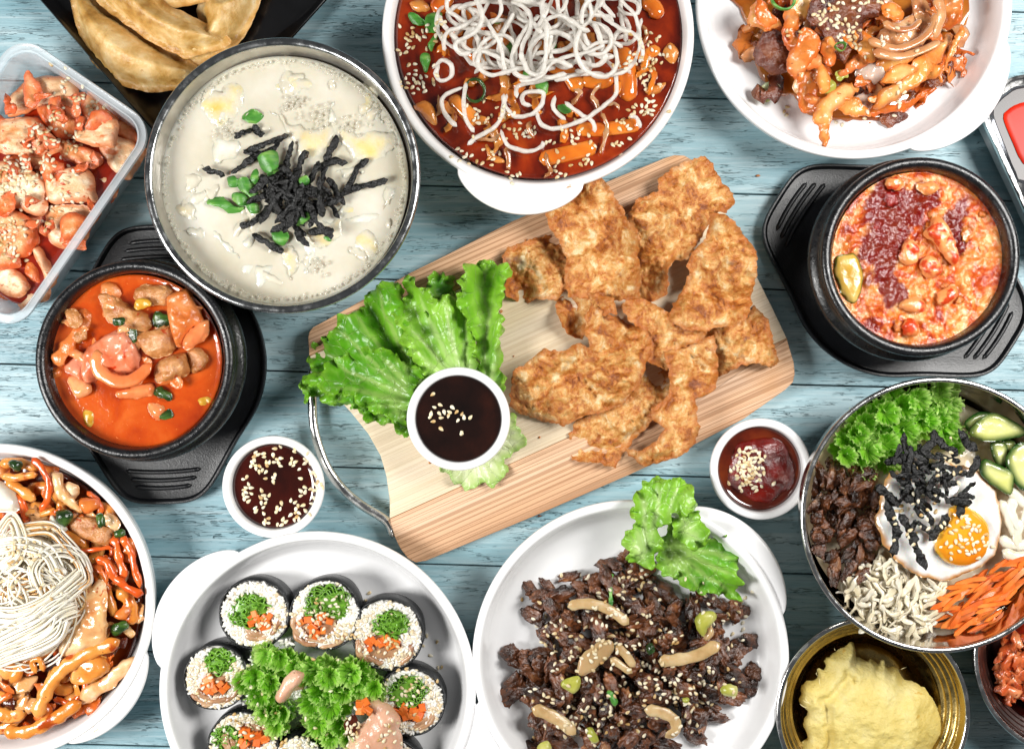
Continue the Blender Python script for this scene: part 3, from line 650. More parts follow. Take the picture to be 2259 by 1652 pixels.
# ================================================================ lettuce
def leafy(n, fr, region, r0, r1, z0, z1, mats, name, label, cat, group, g=.05, **kw):
    reg = np.array([tuple(map(float, t.split(','))) for t in region.split()]); k = CR[fr][2]; lo, hi = reg.min(0), reg.max(0); c = 0
    while c < n:
        a, b = rng.uniform(lo[0], hi[0]), rng.uniform(lo[1], hi[1])
        if not inpoly(np.array([a]), np.array([b]), reg)[0]: continue
        c += 1; r_ = rng.uniform(r0, r1); an = rng.random()*6.28; ec = rng.uniform(.3, .75); P = []
        for q in range(7):
            u = q/7*6.28; rr = r_*(1+rng.uniform(-.35, .35)); X_, Y_ = rr*math.cos(u), rr*ec*math.sin(u); P.append((CR[fr][0]+k*(a+X_*math.cos(an)-Y_*math.sin(an)), CR[fr][1]+k*(b+X_*math.sin(an)+Y_*math.cos(an))))
        T(sheet(name, P, z0+rng.random()*(z1-z0), rng.choice(mats), g=g, th=.035, H_=.03, w=.06, nz=((.15, 1.6), (.07, 4.5), (.03, 10)), jag=.08, jsc=4, tilt=(rng.uniform(-.3, .3), rng.uniform(-.3, .3)), bend=(rng.randrange(180), -.5)), label, cat, group)
def lettuce_mat(name, cs, rib='#b9cf7c', veinsc=3.2): return mat(name, cs, 1.1, 4, .3, rough=.34, bump=.012, bsc=9, bdet=5, coat=.2, croug=.22, lo=.3, hi=.7, voro=(rib, veinsc*.75, .035, .22), vb=.01, transl=.14, vein=rib, scol=(.5, 1, .2), edge=('#8cc034', .16, .55))
let1 = lettuce_mat('lettuce_green', ['#3c7c0e', '#5ca418', '#86c434'])
let2 = lettuce_mat('lettuce_light', ['#66a81e', '#8cc636', '#aeda60'], '#d8e8a8')
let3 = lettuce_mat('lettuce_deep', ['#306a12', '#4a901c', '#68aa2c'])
letp = lettuce_mat('lettuce_pale', ['#a9c46a', '#c3d492', '#d6dfb0'], '#e2e6c8')
leaves = [
 ('F', '660,900 620,1010 560,970 480,960 400,920 340,890 260,880 180,830 120,850 95,790 130,740 165,740 140,680 120,640 160,570 200,580 210,520 270,480 300,440 360,400 400,380 430,310 480,290 520,255 580,260 600,330 640,420 680,520 720,600 740,680 720,800', .85, let1, (700, 860), 11, .16, 'large dark green lettuce leaf at the wire handle end of the board'),
 ('F', '640,900 660,760 690,690 640,640 560,600 480,600 400,560 330,600 270,640 220,640 170,700 160,760 230,800 330,830 420,880 520,930 600,980', 1.1, let1, (700, 860), 9, .16, 'folded lower lettuce leaf spreading left of the black sauce cup'),
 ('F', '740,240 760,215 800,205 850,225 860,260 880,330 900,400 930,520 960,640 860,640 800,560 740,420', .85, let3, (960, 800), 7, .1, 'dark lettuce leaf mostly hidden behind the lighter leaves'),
 ('F', '705,735 690,680 640,620 600,530 575,450 565,390 600,350 595,270 620,215 660,250 700,300 760,330 850,320 900,350 930,420 960,560 990,690 960,740 870,780 780,790', 1.15, let2, (900, 800), 11, .17, 'bright lettuce leaf above the black sauce cup in the middle of the fan'),
 ('F', '880,300 900,200 950,150 1050,155 1110,180 1125,220 1100,270 1095,400 1100,520 1090,620 1098,780 1040,800 990,740 955,600 925,440 890,370', 1.2, let2, (1020, 860), 14, .18, 'tall curled lettuce leaf touching the lacy fried crisp'),
 ('F', '780,1180 860,1080 1000,1000 1100,930 1140,905 1180,970 1210,1010 1190,1090 1120,1130 1110,1190 1050,1260 980,1260 920,1285 850,1240 800,1220', .62, letp, (930, 1000), 5, .04, 'pale lettuce scrap showing under the black sauce cup'),
]
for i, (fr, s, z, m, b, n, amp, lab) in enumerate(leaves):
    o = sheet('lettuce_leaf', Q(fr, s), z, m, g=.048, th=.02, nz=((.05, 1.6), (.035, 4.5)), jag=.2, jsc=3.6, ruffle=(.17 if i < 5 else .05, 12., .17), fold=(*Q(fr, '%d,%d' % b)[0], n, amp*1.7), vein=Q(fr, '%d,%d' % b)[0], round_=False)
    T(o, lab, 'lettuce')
def frill_vf(c, R, seed, amp=.3, n=9, h=.5, nr_=16, nt=150, tilt=(0, 0), wedge=None):
    a0, a1 = wedge or (0, 2*math.pi); th = np.linspace(a0, a1, nt); rr = np.linspace(.02, 1, nr_)
    TH, RR = np.meshgrid(th, rr); q = np.c_[np.cos(TH.ravel())*2, np.sin(TH.ravel())*2, RR.ravel()*.4]
    p1 = fbm(q, .9, 2, seed).reshape(TH.shape)*6; nz_ = fbm(q, 2.4, 3, seed+4).reshape(TH.shape)
    ruf = np.sin(n*TH+p1)+.5*np.sin(2.2*n*TH+1.3*p1+seed); sh = np.cos(n*TH+p1*1.1+.6)+.5*np.cos(2.2*n*TH+p1+seed)
    rad = R*RR*(1+.18*nz_-.12*RR**2*np.abs(sh)); T2 = TH+.75/n*sh*RR**2.2
    jg = fbm(np.c_[np.cos(TH.ravel())*9, np.sin(TH.ravel())*9, 0*q[:, 2]], 1.6, 2, seed+8).reshape(TH.shape)*.10*RR**6
    rad = rad*(1+jg); X = rad*np.cos(T2); Y = rad*np.sin(T2)
    Z = h*RR**1.6+amp*RR**2*ruf+.05*nz_; Z = Z+X*tilt[0]+Y*tilt[1]
    V = np.c_[X.ravel()+c[0], Y.ravel()+c[1], Z.ravel()+c[2]]; i = np.arange(nr_-1)[:, None]*nt; j = np.arange(nt-1)[None]
    F = np.stack([i+j, i+nt+j, i+nt+j+1, i+j+1], -1).reshape(-1, 4).tolist(); return V, F, ((1-RR)*R*.8).ravel()
def curly(name, fr, cs, z, m, label, cat='lettuce', group=None, h=.4, parent=None, amp=.2):
    """cs: 'x,y,r ...' crown centres in the tracing frame"""
    L = []; E = []; k = CR[fr][2]
    for t in cs.split():
        a, b, r = map(float, t.split(',')); (px, py), = Q(fr, '%g,%g' % (a, b)); x, y, _ = W(px, py, z); R = r*k/100
        for q in range(2):
            sd = rng.random()*40
            v, f, e = frill_vf((x+rng.uniform(-.08, .08), y+rng.uniform(-.08, .08), z+rng.uniform(-.1, .1)-.15*q), R*(1.05-.3*(1-q)), sd, amp*(.8 if q else .65), max(7, int(R*18)), h*(.8 if q else 1.3), 14, max(90, int(R*330)), (rng.uniform(-.2, .2), rng.uniform(-.2, .2)))
            L.append((v, f)); E.append(e)
    v, f = joinvf(L); o = add(name, v, f, m, parent, attr=np.concatenate(E))
    return T(o, label, cat, group) if label else o

# ================================================================ dumplings
dump = mat('fried_dough', ['#9c6a26', '#c79a52', '#e0bb7c', '#f0d8a8'], 2.4, 7, .3, rough=.36, bump=.03, bsc=10, bdet=5, sss=.18, ssc=.12, coat=.15, croug=.3, lo=.3, hi=.7, spots=('#b07a3a', 5., .66, .1), edge=('#c58f4d', .12, .6, 3.))
for s, z, lab in (('1270,80 1290,20 1330,-60 1700,-80 1690,0 1640,130 1570,250 1500,320 1400,370 1260,430 1180,400 1190,300 1290,180', .35, 'rear fried dumpling with pleated edge partly behind the soup bowl'),
              ('1060,20 1130,50 1180,48 1280,25 1370,-5 1400,-120 900,-120 960,-20', .6, 'fried dumpling just peeping in at the top edge of the picture'),
              ('620,0 700,80 850,190 1000,290 1130,350 1200,385 1300,355 1440,320 1500,265 1400,190 1250,110 1120,50 1050,0 1000,-80 600,-90', .62, 'pointed fried dumpling lying across the middle of the black plate'),
              ('455,0 470,100 510,220 560,340 620,430 720,520 830,570 950,595 1080,595 1200,575 1290,510 1270,425 1100,330 950,230 800,120 680,50 620,-20 560,-90 460,-80', .4, 'lowest crescent fried dumpling with broad crimped edge')):
    o = sheet('fried_dumpling', Q('A', s), z, dump, g=.06, th=.12, H_=.0, w=.95, nz=((.03, 1.2), (.012, 7)), jag=.03, jsc=4,
              extra=lambda V, D, L: .72*np.sqrt(np.clip(1-(1-np.clip((D-.16)/.95, 0, 1))**2, 0, 1))+.03*fbm(np.c_[V*7, 0*D], 1, 1, 2)*np.exp(-D/.12)+.02)
    T(o, lab, 'dumpling', 'fried dumplings on the black plate')

# ================================================================ egg drop soup
broth = mat('milky_broth', ['#c2baa2', '#d3ccb9', '#e2ddd0'], .7, 6, rough=.14, bump=.003, bsc=2.5, sss=.25, ssc=.3, coat=.5, croug=.05, lo=.3, hi=.7)
x, y, _ = W(627, 400, 1.82); T(disc('egg_soup_broth', (x, y, 1.82), 2.56, broth, nz=((.012, 1.),), g=.08), 'milky beige broth filling the steel soup bowl', 'broth')
eggy = mat('egg_ribbon', ['#d9b84e', '#e6d28c', '#efe6c8'], 1.8, 6, .8, rough=.2, bump=.022, bsc=8, sss=.3, ssc=.15, coat=.5, croug=.08, edge=('#d6cfbc', .34, 1., 4.), spots=('#e0bd42', 1.7, .60, .1))
white = mat('egg_white_piece', ['#e2dccc', '#efece2', '#f8f6f0'], 1.6, 4, rough=.2, bump=.012, bsc=7, sss=.3, ssc=.2, coat=.5, croug=.08, edge=('#d6cfbc', .22, 1., 4.))
for i, (s, m) in enumerate((('400,440 500,350 600,320 660,370 640,470 560,560 480,560 430,500', eggy), ('840,300 900,250 1000,290 1040,340 960,370 880,350', eggy), ('740,470 850,480 1000,560 1150,570 1130,690 980,760 920,650 860,560', eggy),
    ('1180,560 1300,600 1480,580 1510,690 1380,760 1250,740 1190,650', eggy), ('265,1020 350,990 390,1040 400,1090 330,1090', eggy), ('335,870 380,880 390,940 345,940', eggy), ('480,650 560,640 640,650 610,740 520,800 480,760', white), ('350,960 440,900 450,960 380,1010', white),
    ('470,1150 560,1200 640,1310 560,1270', white), ('860,1260 940,1240 965,1340 930,1440 880,1400', eggy), ('930,1180 1020,1200 1055,1300 1020,1400 980,1380 1010,1290', white), ('990,1150 1190,1080 1200,1180 1080,1260 1010,1220', eggy),
    ('1270,1200 1340,1140 1400,1200 1390,1300 1300,1290', eggy), ('1430,920 1500,910 1490,1000 1430,1040', white), ('1220,1080 1400,1050 1405,1085 1240,1115', white), ('720,1340 830,1340 790,1400 740,1480 715,1420', white), ('500,400 560,390 570,520 520,570 490,500', white),
    ('1310,460 1400,480 1450,560 1380,540', white), ('1130,440 1170,420 1160,550 1130,540', white), ('640,1200 720,1180 700,1250 650,1240', white), ('310,1140 420,1130 430,1200 330,1180', white), ('640,1350 700,1340 690,1400 650,1390', white), ('1160,820 1300,790 1330,850 1200,860', white))):
    o = sheet('egg_curd', Q('B', s), 1.80, m, g=.07, th=.04, H_=.075, w=.3, nz=((.03, 2.2), (.02, 6.)), jag=.26, jsc=2.6)
    T(o, ('soft yellow egg curd floating in the milky soup' if m is eggy else 'white egg piece floating in the milky soup'), 'egg', 'yellow egg curds in the soup' if m is eggy else 'white egg pieces in the soup')
sunk = mat('submerged_piece', ['#d9d2bf', '#e3ddcc', '#ebe6d8'], 1.4, 5, .6, rough=.16, bump=.01, bsc=6, coat=.5, croug=.06, edge=('#d4cdb9', .3, 1., 4.))
leafy(46, 'B', '300,600 500,300 900,230 1250,300 1500,600 1520,900 1450,1250 1200,1450 850,1500 500,1350 280,1050', 35, 110, 1.775, 1.80, [sunk, sunk, eggy], 'sunken_piece', 'pale half sunken piece in the milky soup', 'soup piece', 'half sunken pieces of the milky soup', g=.07)
nori = mat('roasted_seaweed', ['#020202', '#060605', '#100f0c'], 3, 5, rough=.33, bump=.05, bsc=14, bdet=5, coat=.3, croug=.12, spec=.35, lo=.35, hi=.75, spots=('#3a2c1c', 2.4, .66, .05))
def nori_strip(fr, s, z, w, label=None, cat=None, group=None, h=.035):
    pts = Q(fr, s); k = CR[fr][2]; P = [W(a, b, z+rng.uniform(-.03, .05)) for a, b in pts]
    v, f = tube_vf(P, w*k/100*.8, h=.016, sides=8, taper=.98, twist=rng.uniform(-.5, .5), nz=.3, seed=rng.random()*30, jit=.035, sp=.045)
    q = v*1.0; v = v+np.c_[fbm(q, 14, 2, 3), fbm(q, 14, 2, 9), fbm(q, 11, 2, 4)*1.6]*.03
    return T(add('seaweed_strip', v, f, nori), label, cat, group)
NS = '600,635 640,600 700,590|640,720 760,670 905,610|650,700 760,720 860,650|580,830 680,760 760,710|420,800 490,825 550,845|920,650 900,740 875,850|1010,700 970,760 940,860|1180,615 1150,680 1110,760 1090,900|1350,750 1290,800 1250,880 1200,960|1460,870 1370,890 1280,910 1230,930|1230,775 1150,760 1050,810|620,1130 720,1090 800,1000|690,1165 780,1220 840,1260 880,1260|740,830 780,950 830,1060|830,820 840,930 850,1000|1000,1190 940,1120 900,1050|1160,1150 1080,1150 1010,1165|1220,1010 1170,930 1120,850|1190,1080 1160,1050 1120,950|700,560 730,600 770,610'.split('|')
for s in NS: nori_strip('B', s, 1.93, 21, 'wet black seaweed strip floating on the milky egg soup', 'seaweed', 'seaweed strips on the egg soup')
for i in range(34):
    cx, cy = rng.gauss(930, 95), rng.gauss(970, 75); a = rng.random()*3.14; l = rng.uniform(70, 150)
    nori_strip('B', '%g,%g %g,%g %g,%g' % (cx-l*math.cos(a), cy-l*math.sin(a), cx+rng.uniform(-20, 20), cy+rng.uniform(-20, 20), cx+l*math.cos(a), cy+l*math.sin(a)), 1.98+rng.random()*.22, 21, 'wet black seaweed strip floating on the milky egg soup', 'seaweed', 'seaweed strips on the egg soup')
scal = mat('scallion_green', ['#2a6420', '#4c8c34', '#8cb85c'], 2, 3, .2, rough=.3, bump=.008, bsc=20, coat=.2, stretch=(1, 3, 1), scol=(.4, 1, .2))
scaly = mat('scallion_yellow', ['#7f8c2c', '#a8a845', '#c8c27a'], 2, 4, .2, rough=.3, bump=.012, bsc=14, coat=.2)
def piece(name, fr, s, z, m, label, cat, group=None, H_=.09, w=.12, g=.055, th=.07, nz=((.02, 3),), jag=.05, **k):
    return T(sheet(name, Q(fr, s), z, m, g=g, th=th, H_=H_, w=w, nz=nz, jag=jag, **k), label, cat, group)
for s, z in (('640,480 700,470 760,510 745,550 680,545 640,520', 1.88), ('725,740 760,710 830,705 838,790 780,820 740,800', 2.15), ('550,850 600,845 640,880 600,912 560,900', 1.92), ('605,885 660,850 730,940 700,975 650,940', 1.98), ('445,1000 470,945 530,960 600,1010 650,1020 600,1065 520,1030', 1.9),
          ('580,945 650,945 680,1000 620,1010', 2.0), ('690,840 720,800 745,870 710,890', 2.02), ('660,990 720,1000 740,1050 680,1050', 1.95), ('920,1070 1010,1045 1030,1075 960,1125', 2.1), ('805,1155 860,1145 900,1180 870,1232 820,1222', 1.92), ('955,860 1000,840 1005,880 970,890', 2.15), ('780,830 850,800 870,840 800,870', 2.0), ('1095,1190 1130,1180 1140,1210', 1.87)):
    piece('scallion_piece', 'B', s, z, scal, 'bright green scallion cut beside the seaweed on the milky soup', 'scallion', 'scallion cuts on the egg soup', H_=.015, bend=(rng.randrange(180), -2.6), w=.05, th=.045, g=.045)
bub = mat('foam_bubble', ['#e9e4d4'], rough=.05, alpha=(.3, .95), coat=.2); L = []
for i in range(620):
    if i < 470: a = rng.random()*6.28; r = 2.47-abs(rng.gauss(0, .045)); px, py = x+r*math.cos(a), y+r*math.sin(a); s_ = rng.choice([.014, .018, .022, .03])
    else: (qx, qy), = Q('B', '%g,%g' % (rng.choice([(930, 440), (1280, 560), (1060, 500), (560, 600), (1380, 1330)])[0]+rng.gauss(0, 45), 0)); c0 = rng.choice([(930, 440), (1270, 560), (1060, 520), (555, 590), (1060, 1340)]); (qx, qy), = Q('B', '%g,%g' % (c0[0]+rng.gauss(0, 38), c0[1]+rng.gauss(0, 28))); px, py, _ = W(qx, qy, 1.83); s_ = rng.choice([.02, .03, .045])
    L.append(blob_vf((s_, s_, s_*.8), amp=0, sub=2, c=(px, py, 1.85+(.03 if i < 470 else .02))))
v, f = joinvf(L); T(add('foam_bubbles', v, f, bub), None, None, None, 'stuff'); bpy.data.objects['foam_bubbles']['label'] = 'ring of tiny foam bubbles along the rim of the milky soup'; bpy.data.objects['foam_bubbles']['category'] = 'foam'

# ================================================================ kimchi in the clear container
kred = mat('kimchi_cabbage', ['#b4420f', '#d97a3c', '#e6a872', '#f0cfa4'], 1.1, 5, .7, rough=.24, bump=.04, bsc=8, bdet=6, nrough=.65, sss=.05, ssc=.1, coat=.3, croug=.1, lo=.32, hi=.66, spots=('#b02a08', 5.5, .66, .05), edge=('#d4572a', .2, .8, 2.5), scol=(1, .55, .3))
kwhite = mat('kimchi_stem', ['#d88c50', '#e8ba8a', '#f2dcb8'], 1.2, 5, .7, rough=.24, bump=.035, bsc=8, bdet=6, nrough=.65, sss=.06, ssc=.1, coat=.3, croug=.14, lo=.32, hi=.62, spots=('#c04a1c', 7, .63, .04), spots2=('#dc8350', 2.2, .58, .1), edge=('#dd7b48', .16, .75, 2.5), scol=(1, .7, .45), stretch=(1, 1.8, 1))
kdark = mat('kimchi_sauce', ['#6a1204', '#9a240a', '#b83a14'], 1.6, 5, rough=.12, bump=.012, bsc=6, sss=.1, coat=.8, croug=.05)
jc_ = cc-uw*.18+uh*.18
T(rbox('kimchi_juice', jc_[0], jc_[1], ang, [(wl-1.45, hl-1.45, .3, .075), (wl-1.25, hl-1.25, .4, .2), (wl-1.08, hl-1.08, .45, .74), (wl-1.16, hl-1.16, .45, .8), (wl-2.2, hl-2.2, .3, .82)], kdark, None), 'dark red kimchi juice at the bottom of the clear container', 'sauce')
KP = [('A', '60,640 110,570 180,510 330,485 430,500 500,560 520,650 470,700 440,710 250,700 180,740 60,760', 1.1, kwhite), ('A', '0,800 100,760 210,750 280,800 340,870 400,960 300,1000 200,1010 0,990 -60,900', 1.25, kwhite), ('A', '240,690 440,690 530,780 480,880 400,890 300,820', 1.15, kred),
      ('A', '650,950 760,880 870,930 950,970 920,1030 830,1140 740,1120 680,1040', 1.0, kwhite), ('A', '720,760 800,780 880,850 950,950 860,940 760,880', .8, kred), ('A', '540,640 600,610 680,690 760,770 600,800 530,740', 1.0, kred),
      ('A', '510,830 560,770 700,760 762,790 752,940 640,945 490,910', 1.45, kwhite), ('A', '380,880 500,930 600,960 660,1040 600,1100 480,1060 390,1010', 1.1, kred), ('A', '620,1080 700,1090 760,1200 730,1280 660,1230 615,1160', .9, kwhite), ('A', '600,1220 710,1240 725,1300 650,1350 600,1300', .75, kred),
      ('A', '300,1130 420,1090 500,1075 600,1130 612,1295 560,1300 420,1310 315,1300', 1.3, kwhite), ('A', '-60,1080 80,1035 180,1080 260,1130 295,1200 305,1310 250,1395 120,1350 -60,1340', 1.35, kwhite), ('A', '-60,980 120,1000 330,1010 420,1080 300,1140 200,1090 0,1060', 1.0, kred),
      ('A', '310,1335 420,1325 600,1335 655,1370 600,1480 540,1560 450,1608 330,1580 295,1480', 1.15, kwhite), ('A', '390,1420 460,1370 560,1390 600,1440 520,1540 410,1560', 1.38, kred), ('A', '-80,1380 120,1360 230,1430 245,1560 150,1660 -60,1660', 1.2, kred), ('A', '180,1400 290,1400 300,1560 220,1590', 1.0, kred), ('A', '-80,720 60,770 110,760 60,820 -80,850', 1.0, kred),
      ('E', '0,220 80,215 170,300 185,350 100,395 20,370 -60,300', 1.1, kwhite), ('E', '95,400 200,350 285,330 285,400 160,462 115,450', .95, kwhite), ('E', '190,120 240,95 290,180 320,230 362,240 335,320 290,345 255,250', 1.1, kwhite), ('E', '100,80 190,100 250,250 250,330 180,300 110,200', .95, kred), ('E', '0,140 80,90 120,200 60,230 0,230', 1.2, kred), ('E', '-60,330 30,370 100,420 20,400 -60,380', .85, kred)]
klab = {id(kwhite): ('pale glossy kimchi cabbage stem dusted with sesame in the clear container', 'pale kimchi pieces'), id(kred): ('red coated kimchi cabbage leaf in the clear container', 'red kimchi pieces')}
for fr, s, z, m in KP:
    piece('kimchi_piece', fr, s, z-.25, m, klab[id(m)][0], 'kimchi', klab[id(m)][1], H_=.15, w=.14, g=.055, th=.12, nz=((.16, 1.1), (.07, 3.5), (.03, 9)), jag=.07, jsc=3, bend=(rng.randrange(180), -.22), tilt=(rng.uniform(-.18, .18), rng.uniform(-.18, .18)))
for i in range(22):   # folded leaf ends lying over the stems
    a, b = rng.uniform(0, 800), rng.uniform(560, 1600)
    if not inpoly(np.array([a]), np.array([b]), np.array([(-20, 700), (300, 520), (540, 600), (900, 950), (850, 1100), (560, 1560), (300, 1800), (-20, 1800)]))[0]: continue
    r_ = rng.uniform(45, 110); an = rng.random()*6.28; ec = rng.uniform(.35, .7); P = []
    for q in range(8):
        u = q/8*6.28; rr = r_*(1+rng.uniform(-.3, .3)); X_, Y_ = rr*math.cos(u), rr*ec*math.sin(u); P.append((a+X_*math.cos(an)-Y_*math.sin(an), b+X_*math.sin(an)+Y_*math.cos(an)))
    P = [(p[0]*.3419, p[1]*.3419) for p in P]
    T(sheet('kimchi_leaf', P, 1.12+rng.random()*.25, kred, g=.05, th=.04, H_=.04, w=.08, nz=((.16, 1.5), (.06, 5)), jag=.1, jsc=3, tilt=(rng.uniform(-.3, .3), rng.uniform(-.3, .3)), bend=(rng.randrange(180), -.4)), 'thin folded red kimchi leaf in the clear container', 'kimchi', 'folded kimchi leaves')
for i in range(16):   # small leafy shreds between the chunks
    a, b = rng.uniform(80, 620), rng.uniform(650, 1500); an = rng.random()*6.28; l = rng.uniform(40, 90)
    P = Q('A', '%g,%g %g,%g %g,%g' % (a, b, a+l*math.cos(an), b+l*math.sin(an), a+1.7*l*math.cos(an+.6), b+1.7*l*math.sin(an+.6)))
    T(tube('kimchi_shred', [W(p[0], p[1], 1.15+rng.random()*.25) for p in P], .10, kred, h=.035, twist=rng.uniform(-1.5, 1.5), jit=.12, nz=.6), 'thin red kimchi shred between the cabbage pieces', 'kimchi', 'kimchi shreds')
KL = 'white sesame seed scattered on the kimchi in the clear container'
seeds('A', '400,800 450,900 330,830 390,930 450,950 560,680 600,680 350,1050', 75, 22, 1, KL, False); seeds('A', '150,1080 200,1100 100,1150 230,1150 60,1200', 70, 30, 1, KL, False); seeds('A', '300,1450 60,1500 150,1480 100,1600 30,1550', 50, 26, 1, KL, False); seeds('A', '520,900 480,1150 200,950 350,1330 480,1300 220,850 430,520 420,600', 45, 30, 1, KL, False)
# ================================================================ kimchi stew in the left stone pot
stew = mat('kimchi_stew_broth', ['#a0300a', '#bd480f', '#cc6222'], 1.1, 5, .6, rough=.1, bump=.01, bsc=5, sss=.15, ssc=.2, coat=.7, croug=.05, lo=.3, hi=.7, spots=('#e8864a', 9., .66, .08), scol=(1, .3, .1))
x, y, _ = W(301, 797, 1.95); T(disc('kimchi_stew_broth', (x, y, 1.95), 1.77, stew, nz=((.005, .8), (.002, 5)), g=.06), 'orange red broth of the kimchi stew in the black stone pot', 'broth')
sk = mat('stewed_kimchi', ['#ac420f', '#d07434', '#e4a068'], 1.8, 6, .8, rough=.24, bump=.03, bsc=9, sss=.08, ssc=.2, coat=.5, croug=.1, spots=('#a02808', 6, .66, .06), scol=(1, .4, .15), edge=('#e07a3c', .12, .6, 3))
sp = mat('stewed_pink_cabbage', ['#cc4a22', '#dc7a52', '#e8a184'], 1.1, 5, .9, rough=.22, bump=.025, bsc=7, sss=.1, ssc=.15, coat=.4, spots=('#c43c14', 3.5, .62, .08), scol=(1, .4, .2))
so_ = mat('stewed_onion', ['#e0703a', '#e9935c', '#f0ab78'], 1., 3, .6, rough=.15, bump=.005, bsc=6, sss=.4, ssc=.25, coat=.6, scol=(1, .4, .15))
sm = mat('stewed_meat', ['#94572c', '#bf8048', '#d8a26c'], 3., 6, .4, rough=.26, bump=.045, bsc=11, bdet=6, sss=.2, ssc=.12, coat=.4, spots=('#b0441c', 5, .62, .06))
sg = mat('dark_scallion', ['#16260f', '#27441a', '#4a6a28'], 2.5, 3, rough=.2, bump=.01, bsc=12, coat=.5, stretch=(1, 3, 1))
sy_ = mat('stewed_leek', ['#b87d1c', '#cf9a30', '#d9b555'], 2, 3, rough=.2, bump=.006, bsc=12, sss=.2, coat=.5, stretch=(1, 4, 1))
G1 = 'pieces in the kimchi stew'
for nm, s, z, m, lab, hh, nzz in (
 ('cabbage_piece', '500,720 560,660 700,580 760,600 810,680 805,820 720,850 620,840 520,900 480,830', 1.98, sp, 'pink red cabbage leaf at the middle of the kimchi stew', .3, .09), ('cabbage_piece', '400,770 500,720 500,900 440,860 380,820', 1.93, sp, 'sunken red cabbage leaf at the left of the kimchi stew', .15, .06),
 ('meat_piece', '580,380 640,355 700,400 760,450 850,480 885,540 870,595 790,590 740,560 640,540 600,450', 2.0, sm, 'knobbly meat piece at the top left of the kimchi stew', .32, .16), ('meat_piece', '800,340 900,320 1000,345 985,435 900,440 860,430 800,400', 2.0, sm, 'flat orange meat slice at the top of the kimchi stew', .22, .08),
 ('kimchi_leaf', '985,380 1100,340 1130,400 1190,530 1120,590 1050,680 1000,560 980,450', 2.04, sk, 'big orange cabbage slice at the upper right of the stew', .28, .05), ('onion_piece', '1075,660 1110,590 1190,530 1232,530 1215,620 1160,680 1100,695', 2.1, so_, 'smooth orange onion wedge at the right of the stew', .25, .02),
 ('meat_piece', '810,620 900,580 1000,565 1040,640 1040,690 960,740 880,740 830,690', 2.03, sm, 'speckled meat slab in the centre of the stew', .25, .08), ('meat_piece', '910,800 960,750 1080,725 1115,790 1090,850 950,900 910,860', 2.02, sm, 'lumpy meat piece right of centre in the stew', .32, .16),
 ('meat_piece', '1100,700 1180,690 1230,760 1190,830 1120,830', 1.95, sm, 'half sunken dark meat piece near the right wall of the stew pot', .18, .08), ('cabbage_piece', '400,860 470,860 540,910 530,960 460,985 415,930', 2.0, so_, 'rounded orange onion piece at the lower left of the stew', .22, .03),
 ('cabbage_strip', '700,940 880,895 892,965 720,988', 2.0, so_, 'straight pale cabbage stem across the lower middle of the stew', .18, .02), ('carrot_piece', '870,1010 960,1035 940,1110 880,1080', 1.93, so_, 'small orange piece in the lower right broth of the stew', .16, .05),
 ('carrot_piece', '940,880 1050,800 1100,830 1010,890 950,910', 2.1, sk, 'narrow red shred lying on the lumpy meat in the stew', .14, .03), ('egg_bit', '1165,990 1210,970 1250,980 1240,1020 1180,1030', 1.93, sy_, 'yellow fleck close to the right wall of the stew pot', .1, .05), ('meat_piece', '300,830 340,810 365,830 340,870 305,880', 1.93, sk, 'small red scrap at the left wall of the stew pot', .12, .06),
 ('scallion_piece', '755,600 795,555 812,640 782,662', 2.15, sg, 'dark green leaf tip at the centre of the stew', .06, .03), ('scallion_piece', '905,930 950,915 1010,970 985,1000 930,980', 1.99, sg, 'dark scallion below the lumpy meat in the stew', .12, .03), ('scallion_piece', '925,1085 990,1050 1002,1090 945,1105', 1.97, sg, 'small dark scallion in the lower right of the stew', .08, .02),
 ('scallion_piece', '800,410 888,408 888,455 802,455', 2.22, sy_, 'golden leek square on top of the orange meat slice', .06, .01), ('scallion_piece', '905,480 1000,500 1000,555 910,560', 2.02, sg, 'wet dark scallion under the orange cabbage slice', .1, .03), ('scallion_piece', '490,1060 545,1068 545,1150 500,1142', 1.94, sy_, 'golden leek piece floating low left in the stew', .06, .01), ('scallion_piece', '665,510 730,520 720,560 670,555', 2.2, sg, 'dark scallion on the knobbly meat piece of the stew', .05, .03)):
    piece(nm, 'E', s, z, m, lab, 'stew piece', G1, H_=hh*.75, w=.17, nz=((nzz*1.5, 2.0), (.04, 7)), jag=.07, g=.045, tilt=(rng.uniform(-.12, .12), rng.uniform(-.12, .12)))
T(strip('onion_arc', 'E', '570,700 565,780 600,840 690,885 790,870 890,780', 2.28, 14, so_, h=5, twist=.4, nz=.2), 'curved onion strip arching over the pink cabbage of the stew', 'stew piece', G1)
T(strip('cabbage_strip', 'E', '310,790 370,720 420,640 480,560', 2.08, 15, sk, h=6, nz=.4, jit=.06), 'ridged cabbage strip along the left wall of the stew pot', 'stew piece', G1)
T(strip('cabbage_strip', 'E', '430,650 470,620 520,590', 2.1, 13, sm, h=6, nz=.3, jit=.06), 'pale end of meat by the left wall of the stew pot', 'stew piece', G1)
T(strip('leek_strip', 'E', '690,600 720,575 760,590', 2.42, 7, so_, h=3), 'short onion strip above the pink cabbage in the stew', 'stew piece', G1)

leafy(24, 'E', '420,420 900,300 1200,500 1250,800 950,1000 600,980 380,880 380,600', 30, 85, 1.96, 2.12, [sk, so_, sm, sk], 'stew_leaf', 'small orange leaf scrap in the kimchi stew', 'stew piece', 'leaf scraps in the kimchi stew', g=.045)
